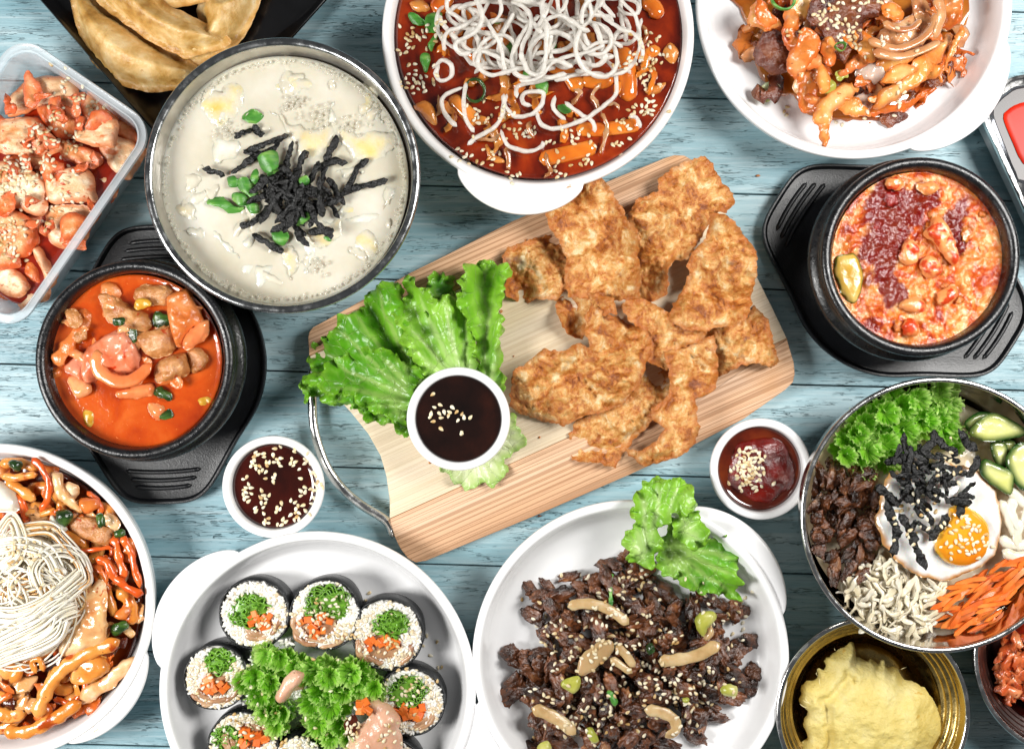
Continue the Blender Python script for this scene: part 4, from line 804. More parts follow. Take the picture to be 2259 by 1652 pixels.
# ================================================================ soft tofu stew in the right stone pot
tof = mat('tofu_stew_broth', ['#8a1e05', '#c24a10', '#dc8036', '#efb678'], 2.2, 7, .8, rough=.12, bump=.05, bsc=8, sss=.15, ssc=.15, coat=.4, croug=.05, lo=.36, hi=.62, vein='#700a08', VK=.95, nrough=.7, scol=(1, .3, .1))
x, y, _ = W(2026, 573, 1.95); TD = disc('tofu_stew_broth', (x, y, 1.95), 1.79, tof, nz=((.05, 1.5), (.07, 4.), (.04, 9.)), g=.03, seed=3); T(TD, 'oily red orange broth of the soft tofu stew', 'broth')
curd = mat('tofu_curd', ['#b84c0c', '#d87a2c', '#ecb070'], 3.2, 5, rough=.25, bump=.03, bsc=11, sss=.35, ssc=.15, coat=.6, var=.2, scol=(1, .45, .2)); redc = mat('red_curd', ['#4a070a', '#760e12', '#a82818'], 2.5, 5, rough=.18, bump=.04, bsc=13, sss=.2, ssc=.1, coat=.8, croug=.06)
cb = [add('tofu_curd', *blob_vf((.15, .11, .04), .7, 2.1, i*3.1, 3), curd, origin=(0, 0, 0)) for i in range(5)]; rb = [add('chilli_clump', *blob_vf((.16, .13, .05), .6, 1.7, 50+i*3.1, 3), redc, origin=(0, 0, 0)) for i in range(4)]
RP = np.array([(820, 260), (1180, 290), (1190, 430), (1090, 560), (1000, 560), (960, 800), (960, 1020), (700, 1000), (660, 740), (720, 580), (720, 440)]); RP2 = np.array([(1200, 420), (1340, 400), (1370, 560), (1330, 720), (1240, 560)])
cv_ = np.empty(len(TD.data.vertices)*3); TD.data.vertices.foreach_get('co', cv_); cv_ = cv_.reshape(-1, 3)/S; HX = np.c_[((1129.5+(x+cv_[:, 0])*107.85)-1666)/.34178, ((826-(y+cv_[:, 1])*107.85)-310.6)/.34178]
rm = np.zeros(len(HX))
for R_ in (RP, RP2):
    d_, _a = pdist(HX, R_.astype(float)); d_ = np.where(inpoly(HX[:, 0], HX[:, 1], R_), d_, -d_); rm = np.maximum(rm, np.clip(.5+(d_+130*fbm(np.c_[cv_[:, :2], 0*rm], 2.2, 4, 5))/60, 0, 1))
TD.data.attributes.new('v', 'FLOAT', 'POINT').data.foreach_set('value', rm.astype(np.float32))
cx0, cy0 = x, y; n = 0; LC = 'lumpy orange tofu curd in the soft tofu stew'; LR = 'dark red chilli clump on the soft tofu stew'
for i in range(22):
    a = rng.random()*6.28; r = 1.66*math.sqrt(rng.random()); px, py = r*math.cos(a), r*math.sin(a)
    hx, hy = ((1129.5+(cx0+px)*100*1.0785)-1666)/.34178, ((826-(cy0+py)*100*1.0785)-310.6)/.34178
    inr = inpoly(np.array([hx]), np.array([hy]), RP)[0] or inpoly(np.array([hx]), np.array([hy]), RP2)[0]; red = rng.random() < (.85 if inr else .04)
    if inr and rng.random() < .5: continue
    src = rng.choice(rb if red and rng.random() < .9 else cb); k = rng.uniform(.4, 1.2)
    inst(src, (cx0+px, cy0+py, 1.955+rng.uniform(-.02, .01)), (rng.uniform(-.2, .2), rng.uniform(-.2, .2), rng.random()*6.28), (k, k, rng.uniform(.7, 1.2)), LR if src in rb else LC, 'tofu curd' if src in cb else 'chilli', 'tofu curds in the stew' if src in cb else 'chilli clumps on the tofu stew')
for o in cb+rb: bpy.data.objects.remove(o)
zuc = mat('stewed_zucchini', ['#b98a2a', '#cda648', '#dcbb6c'], 1.5, 4, rough=.18, bump=.012, bsc=8, sss=.3, coat=.6, edge=('#4a5a14', .05, 1., 4.), spots=('#c85a1c', 3, .62, .08))
tfc = mat('tofu_block', ['#dc7834', '#e8a062', '#f2c496'], 1.6, 4, rough=.2, bump=.03, bsc=8, sss=.4, ssc=.2, coat=.5, spots=('#c8421a', 3.2, .50, .1), scol=(1, .5, .25))
piece('tofu_block', 'H', '1085,600 1130,520 1175,485 1250,570 1310,740 1280,805 1230,760 1140,660', 2.02, tfc, 'pale orange tofu wedge with green edge at the right of the tofu stew', 'tofu', None, H_=.2, nz=((.06, 2.5), (.03, 7)))
piece('zucchini_slice', 'H', '515,760 580,730 650,740 690,830 690,940 640,1050 590,1030 530,930 505,840', 1.98, zuc, 'greenish zucchini slice at the left wall of the tofu stew pot', 'zucchini', None, H_=.08)
for s, lab in (('950,660 1010,640 1060,700 1040,790 960,800 930,730', 'red streaked tofu lump at the centre of the tofu stew'), ('1070,790 1120,740 1190,780 1200,860 1120,880 1060,840', 'round tofu lump below centre in the tofu stew'), ('920,1060 1000,1010 1090,1040 1080,1110 980,1100', 'tofu lump with dark edge in the lower half of the tofu stew'), ('1180,980 1280,930 1310,1000 1240,1060 1170,1050', 'flat tofu lump at the lower right of the tofu stew'), ('840,250 920,230 960,290 900,330 850,310', 'tofu lump at the top wall of the tofu stew pot'), ('1050,290 1140,260 1190,320 1110,350', 'tofu lump by the top right wall of the tofu stew pot'), ('940,1180 1020,1160 1060,1240 980,1260', 'tofu lump at the bottom wall of the tofu stew pot')):
    piece('tofu_lump', 'H', s, 2.0, tfc, lab, 'tofu', 'tofu lumps in the stew', H_=.14, nz=((.07, 3), (.03, 8)), jag=.08)

# ================================================================ red rice cake bowl with crispy noodles
gochu = mat('rice_cake_sauce', ['#3c0a03', '#631705', '#8c2a08', '#a84410'], .9, 4, .6, rough=.1, bump=.006, bsc=5, coat=.8, croug=.05, lo=.3, hi=.72)
x, y, _ = W(1190, 80, 1.45); T(disc('rice_cake_sauce', (x, y, 1.45), 2.99, gochu, nz=((.03, .9), (.015, 3)), g=.08, men=.06), 'glossy dark red sauce filling the white eared bowl', 'sauce')
rc = mat('rice_cake', ['#b8480e', '#d97a24', '#e89a48'], .9, 3, .3, rough=.12, bump=.004, bsc=5, sss=.35, ssc=.2, coat=.8, croug=.05, scol=(1, .4, .1)); fc = mat('fish_cake', ['#a8561c', '#c97c34', '#d99a50'], 1.6, 5, .4, rough=.2, bump=.02, bsc=9, sss=.15, coat=.6, spots=('#8a2c08', 2.6, .6, .08))
for i, (s, z, w_, lab) in enumerate((('1140,1085 1350,1040 1530,995', 1.46, 17, 'orange rice cake at the bottom of the red sauce bowl'), ('1690,320 1735,480 1745,690', 1.46, 20, 'orange rice cake standing along the right of the crispy noodles'), ('1390,875 1560,880 1830,845', 1.46, 15, 'orange rice cake below right of the crispy noodles'), ('530,660 620,740 720,850', 1.42, 17, 'sunken rice cake below the left of the crispy noodles'), ('430,90 480,20 540,-60', 1.5, 20, 'rice cake at the top left of the red sauce bowl'),
     ('1840,0 1920,50 1950,130', 1.5, 17, 'curved rice cake at the top right of the red sauce bowl'), ('640,260 700,330 690,420', 1.5, 18, 'rice cake peeping through the left of the crispy noodles'), ('720,260 830,300 950,280', 1.5, 18, 'rice cake crossing beneath the crispy noodles near the top'), ('1200,420 1340,500 1420,620', 1.48, 18, 'rice cake beneath the middle of the crispy noodles'), ('1420,540 1560,560 1640,520', 1.46, 15, 'rice cake beneath the right of the crispy noodles'), ('1850,420 1880,370 1960,330', 1.44, 13, 'small rice cake near the right wall of the red sauce bowl'))):
    T(strip('rice_cake', 'C', s, z, w_, rc, h=w_*.62, sides=14, taper=.1), lab, 'rice cake', 'rice cakes in red sauce')
for i, (s, lab) in enumerate((('290,720 380,690 440,760 440,850 360,800', 'fish cake sheet at the lower left of the red sauce bowl'), ('260,20 340,0 400,60 330,90 280,70', 'fish cake at the top left wall of the red sauce bowl'), ('1980,340 2030,300 2085,350 2060,430 1990,400', 'orange fish cake scrap near the right wall of the sauce bowl'), ('780,980 830,1050 900,1080 910,1110 840,1110 790,1060', 'thin golden scrap floating low in the red sauce'), ('1870,600 2000,560 1960,630 1880,640', 'shiny sauce coated scrap at the right of the bowl'))):
    piece('fish_cake', 'C', s, 1.46, fc, lab, 'fish cake', 'fish cakes in red sauce', H_=.12, nz=((.05, 2.5),))
for i in range(38):  # vegetables and glass noodles in the sauce under the nest
    cx, cy = rng.gauss(1120, 420), rng.gauss(560, 330)
    if (cx-1150)**2+(cy-200)**2 > 900**2: continue
    a = rng.random()*6.28; l = rng.uniform(60, 150); P = Q('C', '%g,%g %g,%g %g,%g' % (cx, cy, cx+l*math.cos(a), cy+l*math.sin(a), cx+1.6*l*math.cos(a+.7), cy+1.6*l*math.sin(a+.7)))
    T(tube('cabbage_shred', [W(p[0], p[1], 1.48+rng.random()*.08) for p in P], rng.uniform(.05, .12), fc if i % 2 else rc, h=.03, twist=rng.uniform(-1, 1), jit=.08, nz=.5), 'sauce soaked vegetable shred in the red sauce bowl', 'vegetable', 'vegetable shreds in red sauce')
crn = mat('crispy_noodle', ['#dcd6ca', '#eae5dc', '#f4f0e8'], 9, 3, rough=.3, bump=.02, bsc=15, bdet=3, sss=.1, ssc=.1, coat=.3, croug=.2, spots=('#f8f5ee', 14, .6, .05), scol=(1, .9, .8), alpha=(.62, 1.))
glass = mat('glass_noodle', ['#8a4a22', '#b07c50', '#c9a684'], 2, 3, rough=.12, coat=.8, sss=.3, bump=.006, bsc=8)
def walk(cx, cy, rx, ry, n, stp, kap, fr, z, seed_, z1=.35):
    r_ = random.Random(seed_); a = r_.random()*6.28; t = r_.random()*6.28; q = math.sqrt(r_.random()); px, py = cx+rx*q*math.cos(t), cy+ry*q*math.sin(t); k = 0; out = []
    k1, k2 = r_.uniform(.35, .8), r_.random()*6.28
    for i in range(n):
        k = kap*(math.sin(i*k1*.35+k2)+.7*math.sin(i*k1*.9+k2*2.1)); 
        dx, dy = (cx-px)/rx, (cy-py)/ry; d = math.hypot(dx, dy)
        if d > .85: # turn back
            want = math.atan2(dy*ry, dx*rx); da = (want-a+math.pi) % (2*math.pi)-math.pi; k += .55*da*(d-.6)*1.5
        a += k; px += stp*math.cos(a); py += stp*math.sin(a)
        (X, Y), = Q(fr, '%g,%g' % (px, py)); out.append(W(X, Y, z+z1*(.5+.5*math.sin(i*.33+seed_))*max(0, 1-d*.55)))
    return out
LN = 'white puffed crispy noodle strand in the nest on the red sauce bowl'; GN = 'crispy noodle strands on the red sauce bowl'
for i in range(50):
    P = walk(1150, 120, 720, 400, rng.randint(12, 22), 50, .31, 'C', 1.68+.016*(i % 30), i*7+1)
    v, f = tube_vf(P, .045*rng.uniform(.85, 1.15), sides=8, taper=.15, nz=.12, seed=i, jit=.022, sp=.07); T(add('crispy_noodle', v, f, crn), LN, 'noodle', GN)
for s in ('620,595 510,640 480,700 510,790 580,860', '655,985 720,930 830,870 890,780 900,640', '640,560 630,680 640,800 700,900', '880,880 920,980 1020,1025 1110,1020 1165,985 1165,960', '1120,760 1160,850 1260,875 1400,830 1500,780 1580,720 1660,640 1665,560 1650,470 1560,380', '1310,690 1400,760 1500,830 1520,900', '1660,490 1740,480 1760,510', '920,640 910,720 980,790 1080,780 1150,720 1170,640 1110,620 1030,640 1030,700 1090,720', '420,470 480,410 540,440 540,520 470,550 440,500 460,440', '1750,790 1800,800 1830,870', '560,90 620,180 560,260 620,360 700,440 820,430 980,440 1200,430', '1250,650 1240,740 1320,820', '990,670 990,590 1100,560 1280,520 1500,500 1600,520', '700,500 760,420 700,300 760,230 830,240 900,330 900,400'):
    v, f = tube_vf([W(a, b, 1.66+rng.uniform(0, .12)) for a, b in Q('C', s)], .046, sides=8, taper=.15, nz=.12, seed=1, jit=.022, sp=.07); T(add('crispy_noodle', v, f, crn), LN, 'noodle', GN)
for s in ('1550,770 1600,850 1590,950 1560,1050', '920,1000 930,1080 930,1150', '1180,1030 1200,1100 1220,1160 1180,1200', '1380,600 1420,640 1360,720', '1560,560 1500,640 1560,760', '450,650 470,740 440,780', '1690,740 1640,700 1600,730', '1830,160 1870,230 1830,320', '700,930 820,950 880,900', '1080,820 1060,880 1110,950'):
    T(strip('glass_noodle', 'C', s, 1.56, 4.5, glass, h=3, nz=.2, jit=.05), 'translucent sauce coated noodle in the red sauce bowl', 'noodle', 'glass noodles in red sauce')
for s, z, lab in (('255,100 300,95 360,150 350,175 290,165', 1.55, 'long green scallion at the top left of the red sauce bowl'), ('370,90 410,75 480,88 445,215 370,198', 1.62, 'thick bright scallion block at the left of the crispy noodles'), ('385,300 440,220 450,230 415,345', 1.55, 'slim scallion under the thick bright block'), ('335,370 380,358 400,380 375,490 330,430', 1.55, 'pointed scallion lowest of the column left of the noodles'), ('1115,560 1200,540 1192,640 1120,615', 1.66, 'green scallion at the middle of the crispy noodles'), ('1200,300 1250,280 1250,325 1200,335', 1.7, 'lime scallion bit in the noodle nest'), ('1040,480 1130,458 1140,500 1050,520', 1.66, 'lime scallion strip in the noodle nest above the middle'), ('1265,720 1340,715 1365,765 1290,770', 1.6, 'dark scallion below the noodle nest'), ('830,130 880,125 880,155 840,160', 1.7, 'small dark scallion in the upper noodle nest'), ('920,340 960,260 985,330 950,400', 1.6, 'dark green leaf deep in the noodle nest'), ('990,0 1050,-5 1030,30 1000,30', 1.8, 'dark green tip at the top of the noodle nest')):
    piece('scallion_piece', 'C', s, z, scal, lab, 'scallion', 'scallions on the red sauce bowl', H_=.015, bend=(rng.randrange(180), -2.2), w=.05, th=.045, g=.045)
px, py = Q('C', '705,620')[0]; X_, Y_, _ = W(px, py, 1.5); a = np.arange(37)/36*2*np.pi
v, f = loft([np.c_[X_+r*np.cos(a[:-1]), Y_+r*1.15*np.sin(a[:-1]), np.full(36, z)] for r, z in ((.20, 1.42), (.235, 1.55), (.22, 1.62), (.18, 1.6), (.165, 1.4))]); T(add('scallion_ring', v, f, sg), 'open dark scallion ring at the lower left of the crispy noodles', 'scallion')
SL = 'white sesame seed floating on the red rice cake sauce'
seeds('C', '260,270 240,230 350,250 300,500 330,560 250,570 430,480 470,190 230,330 480,250', 55, 26, 1.5, SL, False); seeds('C', '700,730 730,800 900,770 1000,880 830,1060 720,1090 960,1190 1050,900 600,1060', 60, 30, 1.5, SL, False); seeds('C', '1700,430 1790,400 1850,560 1900,480 1700,830 1850,760 1930,280 1960,400 1880,700 1740,300', 75, 28, 1.5, SL, False); seeds('C', '1400,940 1330,900 1450,1080 1300,1110 1230,960 1460,960 1750,900 1640,1000 1290,1190', 40, 24, 1.5, SL, False)

# ================================================================ orange stir fried cabbage and meat
cab = mat('fried_cabbage_pale', ['#c86a1e', '#e3a456', '#edc88c'], .9, 5, .7, rough=.22, bump=.025, bsc=7, sss=.06, ssc=.1, coat=.25, croug=.18, spots=('#a84812', 4.5, .65, .06), edge=('#d0691e', .12, .8, 3), scol=(1, .5, .2))
cab2 = mat('fried_cabbage_orange', ['#ad4a14', '#d27a36', '#e6aa70'], 1.1, 5, .7, rough=.2, bump=.025, bsc=7, sss=.05, ssc=.1, coat=.25, croug=.18, spots=('#7a2408', 4, .64, .06), edge=('#c8581a', .12, .7, 3), scol=(1, .45, .15))
oni = mat('fried_onion', ['#a86038', '#c98f5e', '#dfb88a'], .9, 4, .4, rough=.2, bump=.01, bsc=6, sss=.08, ssc=.2, coat=.6, stretch=(1, 2, 1), spots=('#b04a1a', 4, .66, .06)); mt_ = mat('stir_fried_meat', ['#3c1409', '#6b3018', '#8f5430'], 2.2, 6, .5, rough=.24, bump=.05, bsc=9, bdet=6, sss=.1, coat=.5, croug=.12)
pale_on = mat('translucent_onion', ['#b99a86', '#d8bfae', '#e6d6c8'], 1, 3, rough=.12, coat=.7, sss=.4, ssc=.2, bump=.005, bsc=6)
pud = mat('oily_puddle', ['#7c3608', '#a85814', '#c07a2c'], 1.3, 3, rough=.08, coat=1, croug=.04)
T(sheet('oily_sauce', Q('D', '400,300 440,430 480,540 600,632 700,640 740,750 850,800 1100,825 1300,825 1400,760 1580,610 1700,560 1780,420 1850,250 1840,-100 300,-100 330,60 400,200'), .36, pud, g=.15, th=.05, H_=.03, w=.12, nz=(), jag=.1), 'oily brown puddle under the stir fried cabbage', 'sauce')
for a, b, r in ((1290, 905, 16), (1330, 880, 12), (1215, 835, 6), (470, 700, 5), (1350, 860, 7)):
    px, py = Q('D', '%g,%g' % (a, b))[0]; T(blob('sauce_drop', pud, W(px, py, .345), (r*.00325*1.6, r*.00325, .012), amp=.3, sub=2), 'brown sauce drip on the white plate below the cabbage heap', 'sauce', 'sauce drips on the cabbage plate')
GD = 'stir fried pieces on the cabbage plate'
for i in range(60):   # lower layer of the heap
    t = rng.random()*6.28; q = math.sqrt(rng.random()); a0, b0 = 1120+700*q*math.cos(t), 190+540*q*math.sin(t)
    if b0 < -60: continue
    an = rng.random()*6.28; l = rng.uniform(60, 150); P = Q('D', '%g,%g %g,%g %g,%g' % (a0, b0, a0+l*math.cos(an), b0+l*math.sin(an), a0+1.7*l*math.cos(an+.8), b0+1.7*l*math.sin(an+.8)))
    z_ = .55+.75*(1-q)*rng.uniform(.6, 1); m = rng.choice([cab, cab2, cab2, oni, mt_])
    T(tube('cabbage_shred' if m is not mt_ else 'meat_shred', [W(p[0], p[1], z_+rng.uniform(-.08, .08)) for p in P], rng.uniform(.12, .22), m, h=.04, twist=rng.uniform(-1.6, 1.6), jit=.12, nz=.5), 'orange shred deep in the stir fried cabbage heap' if m is not mt_ else 'dark meat shred deep in the stir fried cabbage heap', 'cabbage' if m is not mt_ else 'meat', GD+(' deep layer' if m is not mt_ else ' meat layer'))
for nm, s, z, m, lab in (
 ('cabbage_piece', '400,90 440,10 490,20 500,90 590,150 590,200 480,215 400,170', 1.0, cab, 'yellow cabbage piece at the top left of the cabbage heap'), ('cabbage_piece', '620,150 650,60 740,-20 760,40 720,180 700,230 770,280 740,340 660,340 610,240', 1.15, cab2, 'bright orange cabbage strip hanging down the left of the heap'),
 ('meat_slice', '430,370 460,260 500,220 600,230 650,330 690,420 660,490 560,490 460,450', .85, mt_, 'glazed brown meat slice at the left edge of the cabbage heap'), ('beef_piece', '810,100 850,-20 1280,-40 1280,120 1180,150 1170,280 1110,340 1060,420 1000,360 900,200 820,130', 1.5, mt_, 'large dark beef piece dotted with sesame on top of the cabbage heap'),
 ('cabbage_piece', '700,460 740,400 860,280 960,300 900,420 860,480 740,490', 1.15, cab2, 'orange cabbage fold below the dark beef piece'), ('cabbage_piece', '660,500 760,470 880,500 890,570 850,650 880,700 840,760 760,740 710,650 720,580', .95, cab2, 'knobbly orange cabbage piece at the lower left of the heap'),
 ('cabbage_leaf', '835,780 870,690 950,620 1050,560 1170,560 1150,610 1040,700 950,790 940,900 920,1000 885,990 870,890', 1.1, cab, 'long pale cabbage tail reaching down onto the bare white plate'), ('cabbage_leaf', '1260,680 1300,600 1440,520 1500,420 1560,370 1700,280 1800,190 1830,220 1740,360 1640,480 1530,590 1400,670 1280,722', 1.2, cab, 'widest pale yellow cabbage leaf slanting across the right of the heap'),
 ('cabbage_piece', '1280,50 1360,10 1430,60 1420,140 1290,120', 1.5, cab, 'cream cabbage square beside the dark beef at the top'), ('onion_piece', '1400,150 1500,90 1600,70 1660,150 1600,270 1500,320 1300,310 1220,300 1300,200', 1.3, oni, 'broad brown onion layers right of the dark beef'), ('cabbage_piece', '1260,420 1400,390 1500,380 1480,430 1400,480 1310,480', 1.2, cab, 'short cream cabbage piece beneath the onion layers'),
 ('onion_piece', '1040,740 1080,680 1160,620 1240,600 1260,640 1200,760 1050,770', .8, pale_on, 'translucent onion piece at the bottom of the cabbage heap'), ('onion_piece', '1130,470 1200,420 1290,450 1320,520 1240,560 1140,520', 1.0, pale_on, 'translucent onion in the middle of the cabbage heap'), ('cabbage_leaf', '1670,520 1740,380 1790,260 1840,180 1860,220 1800,330 1750,430 1690,520', 1.05, cab, 'narrow cabbage strip at the right edge of the heap'),
 ('cabbage_piece', '1600,80 1700,0 1740,-80 1830,-60 1830,150 1750,200 1660,180', 1.2, cab2, 'folded orange cabbage at the top right of the heap'), ('meat_slice', '1560,560 1680,500 1760,400 1800,420 1760,540 1640,600', .75, mt_, 'dark meat slice at the lower right edge of the cabbage heap'), ('cabbage_piece', '1150,770 1300,710 1450,690 1550,640 1572,660 1480,740 1300,770', .75, cab2, 'flat cabbage strip along the bottom edge of the heap'), ('cabbage_piece', '1000,480 1150,350 1240,390 1200,440 1100,490 1020,520', 1.2, cab2, 'small crinkled cabbage piece at the centre of the heap'),
 ('cabbage_piece', '1790,350 1850,345 1912,380 1900,395 1850,385 1850,430 1830,390', .55, cab2, 'tiny stray cabbage curl on the plate right of the heap'), ('cabbage_piece', '355,185 410,170 440,200 400,225 360,220', .6, cab, 'small stray cabbage end at the left of the heap'), ('cabbage_piece', '900,260 960,240 990,330 930,420 890,430 910,340', 1.35, cab, 'pale rounded cabbage knob left of the small onion ring'), ('meat_scrap', '1300,800 1380,750 1465,790 1390,850 1320,840', .55, mt_, 'dark meat scrap on the plate below the heap'),
 ('leek_slice', '480,570 560,560 610,600 540,682 458,640', .62, mat('pale_leek', ['#a9b878', '#c2cd92', '#d4dcae'], 1.2, 3, rough=.3, sss=.3, coat=.3, stretch=(1, 3, 1), bump=.004, bsc=9), 'square pale green leek slice lying on the plate left of the heap'), ('leek_slice', '880,560 930,545 980,580 950,640 890,630', 1.1, scaly, 'folded green leek at the lower middle of the heap'), ('leek_slice', '980,500 1060,470 1070,520 990,545', 1.15, scaly, 'pale leek scrap above the cabbage tail')):
    nn = ((.20, 1.2), (.09, 4), (.03, 10)) if m is not mt_ else ((.16, 1.6), (.07, 5), (.03, 11))
    piece(nm, 'D', s, z, m, lab, {'m': 'meat', 'b': 'meat', 'o': 'onion', 'l': 'leek', 'c': 'cabbage'}[nm[0]], 'stir fried pieces on top of the cabbage plate', H_=.07, w=.1, nz=nn, jag=.09, g=.045, bend=(rng.randrange(180), -.25), tilt=(rng.uniform(-.2, .2), rng.uniform(-.2, .2)), extra=lambda V, D, L: .12*np.sin(V[:, 0]*3+V[:, 1]*2.2))
for s, w_, lab in (('1230,350 1400,385 1560,345 1690,280', 10, 'lower curved onion strand on the right of the cabbage heap'), ('1200,270 1380,330 1540,280 1640,180 1650,90', 9, 'middle curved onion strand right of the dark beef'), ('1300,150 1400,200 1500,190 1560,130', 8, 'inner curved onion strand right of the dark beef'), ('1660,-20 1700,80 1680,180 1650,260', 12, 'upright onion strand at the top right of the heap')):
    T(strip('onion_strand', 'D', s, 1.62, w_, oni, h=4, twist=.8, nz=.2), lab, 'onion', 'onion strands on the cabbage plate')
for a, b, r, z, lab in ((1010, 320, 36, 1.62, 'small green onion ring in the middle of the cabbage heap'), (625, 5, 80, 1.45, 'large green pepper ring at the top edge of the cabbage heap')):
    px, py = Q('D', '%g,%g' % (a, b))[0]; cx, cy, _ = W(px, py, z); R = r*.00325; aa = np.arange(48)/48*2*np.pi
    v, f = loft([np.c_[cx+R*q*np.cos(aa), cy+R*q*np.sin(aa)*.8, np.full(48, z+zz)+.05*np.sin(2*aa)] for q, zz in ((.8, -.05), (1, -.05), (1.03, .02), (.98, .07), (.82, .06), (.78, 0))]); T(add('scallion_ring', v, f, scal), lab, 'scallion')
for (a, b) in ((1010, 400), (620, 140)): pass
DL = 'white sesame seed on the stir fried cabbage and beef'
seeds('D', '870,100 900,150 1000,170 1020,150 1100,190 1090,260 1130,20 1010,250 960,60 1130,60 1270,40', 60, 16, 1.4, DL, False); seeds('D', '1260,300 1290,290 1480,700 1400,600 1440,640 1100,780 1260,740 1380,270 720,670 1500,380 1180,380 670,240', 30, 18, 1.3, DL, False)

leafy(34, 'D', '450,0 1800,0 1800,250 1650,480 1450,640 1150,740 850,700 600,480 450,300', 60, 150, .95, 1.45, [cab, cab, cab2, oni], 'cabbage_leaf', 'crumpled cabbage leaf in the stir fried heap', 'cabbage', 'crumpled leaves of the stir fried heap')
# ================================================================ sauces in the cups
black = mat('black_dip', ['#0c0402', '#1a0905', '#2a1008'], 1.2, 4, rough=.06, coat=1, croug=.02, bump=.003, bsc=6, spots=('#6a2c14', 7, .74, .03))
T(disc('black_sauce', (CC1[0], CC1[1], ZC1-.16), .905, black, nz=((.006, 2),), g=.05), 'black dipping sauce in the cup on the board', 'sauce')
T(disc('soy_sauce', (CC2[0], CC2[1], ZC2-.22), .89, mat('soy_dip', ['#1c0502', '#3a0c04', '#541608'], .8, 3, rough=.05, coat=1, croug=.02), nz=((.004, 2),), g=.06), 'thin dark red brown soy sauce in the cup left of the board', 'sauce')
T(disc('chilli_oil', (CC3[0], CC3[1], ZC3-.25), .885, mat('chilli_oil_', ['#3a0d03', '#5a1a06', '#6e2a0a'], 1.5, 3, rough=.06, coat=1, croug=.02), nz=((.004, 2),), g=.06), 'brown oil around the chilli paste in its cup', 'sauce')
paste = mat('chilli_paste', ['#3e0603', '#6b0e06', '#8c1a0a'], 2.2, 5, .4, rough=.15, bump=.03, bsc=9, bdet=6, coat=.8, croug=.06)
Pz = [(1679+r*math.cos(a), 1035+r*.98*math.sin(a)) for a, r in ((q/14*6.28, 74+5*math.sin(q*2.3)) for q in range(14))]
T(sheet('chilli_paste', Pz, ZC3-.27, paste, g=.05, th=.1, H_=.2, w=.4, nz=((.08, 2), (.03, 6)), jag=.05), 'thick dark red chilli paste mounded in the right cup', 'sauce')
piece('chilli_bit', 'Z', '1645,1124 1668,1130 1666,1138 1648,1136', ZC3-.16, mat('red_pepper', ['#b8260c', '#cf3a14'], 3, rough=.15, coat=.7), 'bright red pepper scrap at the lower wall of the chilli paste cup', 'pepper', H_=.05)
seeds('F', '750,880 780,870 805,880 840,882 735,910 775,915 800,905 825,905 860,905 890,915 900,932 932,932 870,948 740,955 782,990 888,1013 735,817 820,925 726,930 782,935', 20, 1.6, 2, 'white sesame seed on the black dipping sauce', True)
seeds('Z', '529,1105 525,1090 530,1060 545,1020 560,1005 600,990 640,1000 668,1020 685,1050 690,1080 680,1110 665,1135 640,1150 610,1158 575,1150 550,1135', 60, 10, 1.5, 'white sesame seed floating in the soy sauce cup', True); seeds('Z', '560,1040 575,1030 600,1020 630,1030 650,1060 655,1090 640,1120 600,1130 570,1110 590,1060', 48, 14, 1.5, 'white sesame seed floating in the soy sauce cup', True)
seeds('Z', '1655,1020 1665,1035 1660,1045 1670,1050 1655,1060 1675,1025 1648,1030', 64, 17, 1.5, 'white sesame seed heaped on the chilli paste', True); seeds('Z', '1650,1075 1690,1010 1700,1040 1655,1000 1685,1080 1640,1060', 14, 16, 1.5, 'white sesame seed heaped on the chilli paste', True)
# ================================================================ browned beef plate
beef = mat('glazed_beef', ['#1e0d06', '#4c2814', '#7a482a', '#b07c50'], 2.6, 7, .5, rough=.2, bump=.05, bsc=9, bdet=8, coat=.45, croug=.12, lo=.36, hi=.72, var=.3)
BM = []
for i in range(12):
    sz = [(.24, .15, .09), (.30, .12, .08), (.18, .16, .11), (.34, .15, .07)][i % 4]
    v, f = blob_vf(sz, .5, 1.5, 100+i*5.3, 4, ridge=.22); v2 = v+np.c_[fbm(v, 5, 3, i), fbm(v, 5, 3, i+20), fbm(v, 5, 3, i+40)]*.035
    v2[:, 2] += .35*(v2[:, 0]**2)*((i % 3)-1); BM.append(add('beef_strip', v2, f, beef, origin=(0, 0, 0)))
reg = np.array(Q('L', '830,450 1000,430 1100,560 1300,650 1500,760 1700,770 1800,840 1760,1000 1770,1200 1740,1380 1570,1450 1470,1560 1450,1750 370,1750 345,1450 230,1390 215,1290 330,1230 300,1170 220,1100 215,1020 400,1030 460,960 370,850 400,790 400,680 560,640 680,560 780,600 860,500'))
ctr = reg.mean(0); n = 0; BL = 'dark browned beef strip in the heap on the round white plate'; pts_ = []
def pile(reg, n_, dmin, lo_=None):
    lo, hi = reg.min(0), reg.max(0); out = []; tries = 0
    while len(out) < n_ and tries < n_*80:
        tries += 1; p = (rng.uniform(lo[0], hi[0]), rng.uniform(lo[1], hi[1]))
        if not inpoly(np.array([p[0]]), np.array([p[1]]), reg)[0]: continue
        if any((p[0]-q[0])**2+(p[1]-q[1])**2 < dmin**2 for q in out): continue
        out.append(p)
    return out
for layer, (n_, dm, zb) in enumerate(((150, 17, .42), (115, 19, .62), (75, 22, .82))):
    for p in pile(reg, n_, dm):
        d = pdist(np.array([p]), reg)[0][0]/100
        if layer and d < .25*layer: continue
        z_ = zb+min(.25, d*.16)+rng.uniform(-.04, .08)
        inst(rng.choice(BM), W(p[0], p[1], z_), (rng.uniform(-.6, .6), rng.uniform(-.6, .6), rng.random()*6.28), rng.uniform(.85, 1.35), BL, 'beef', 'beef strips on the white plate')
for o in BM: o.hide_render = False
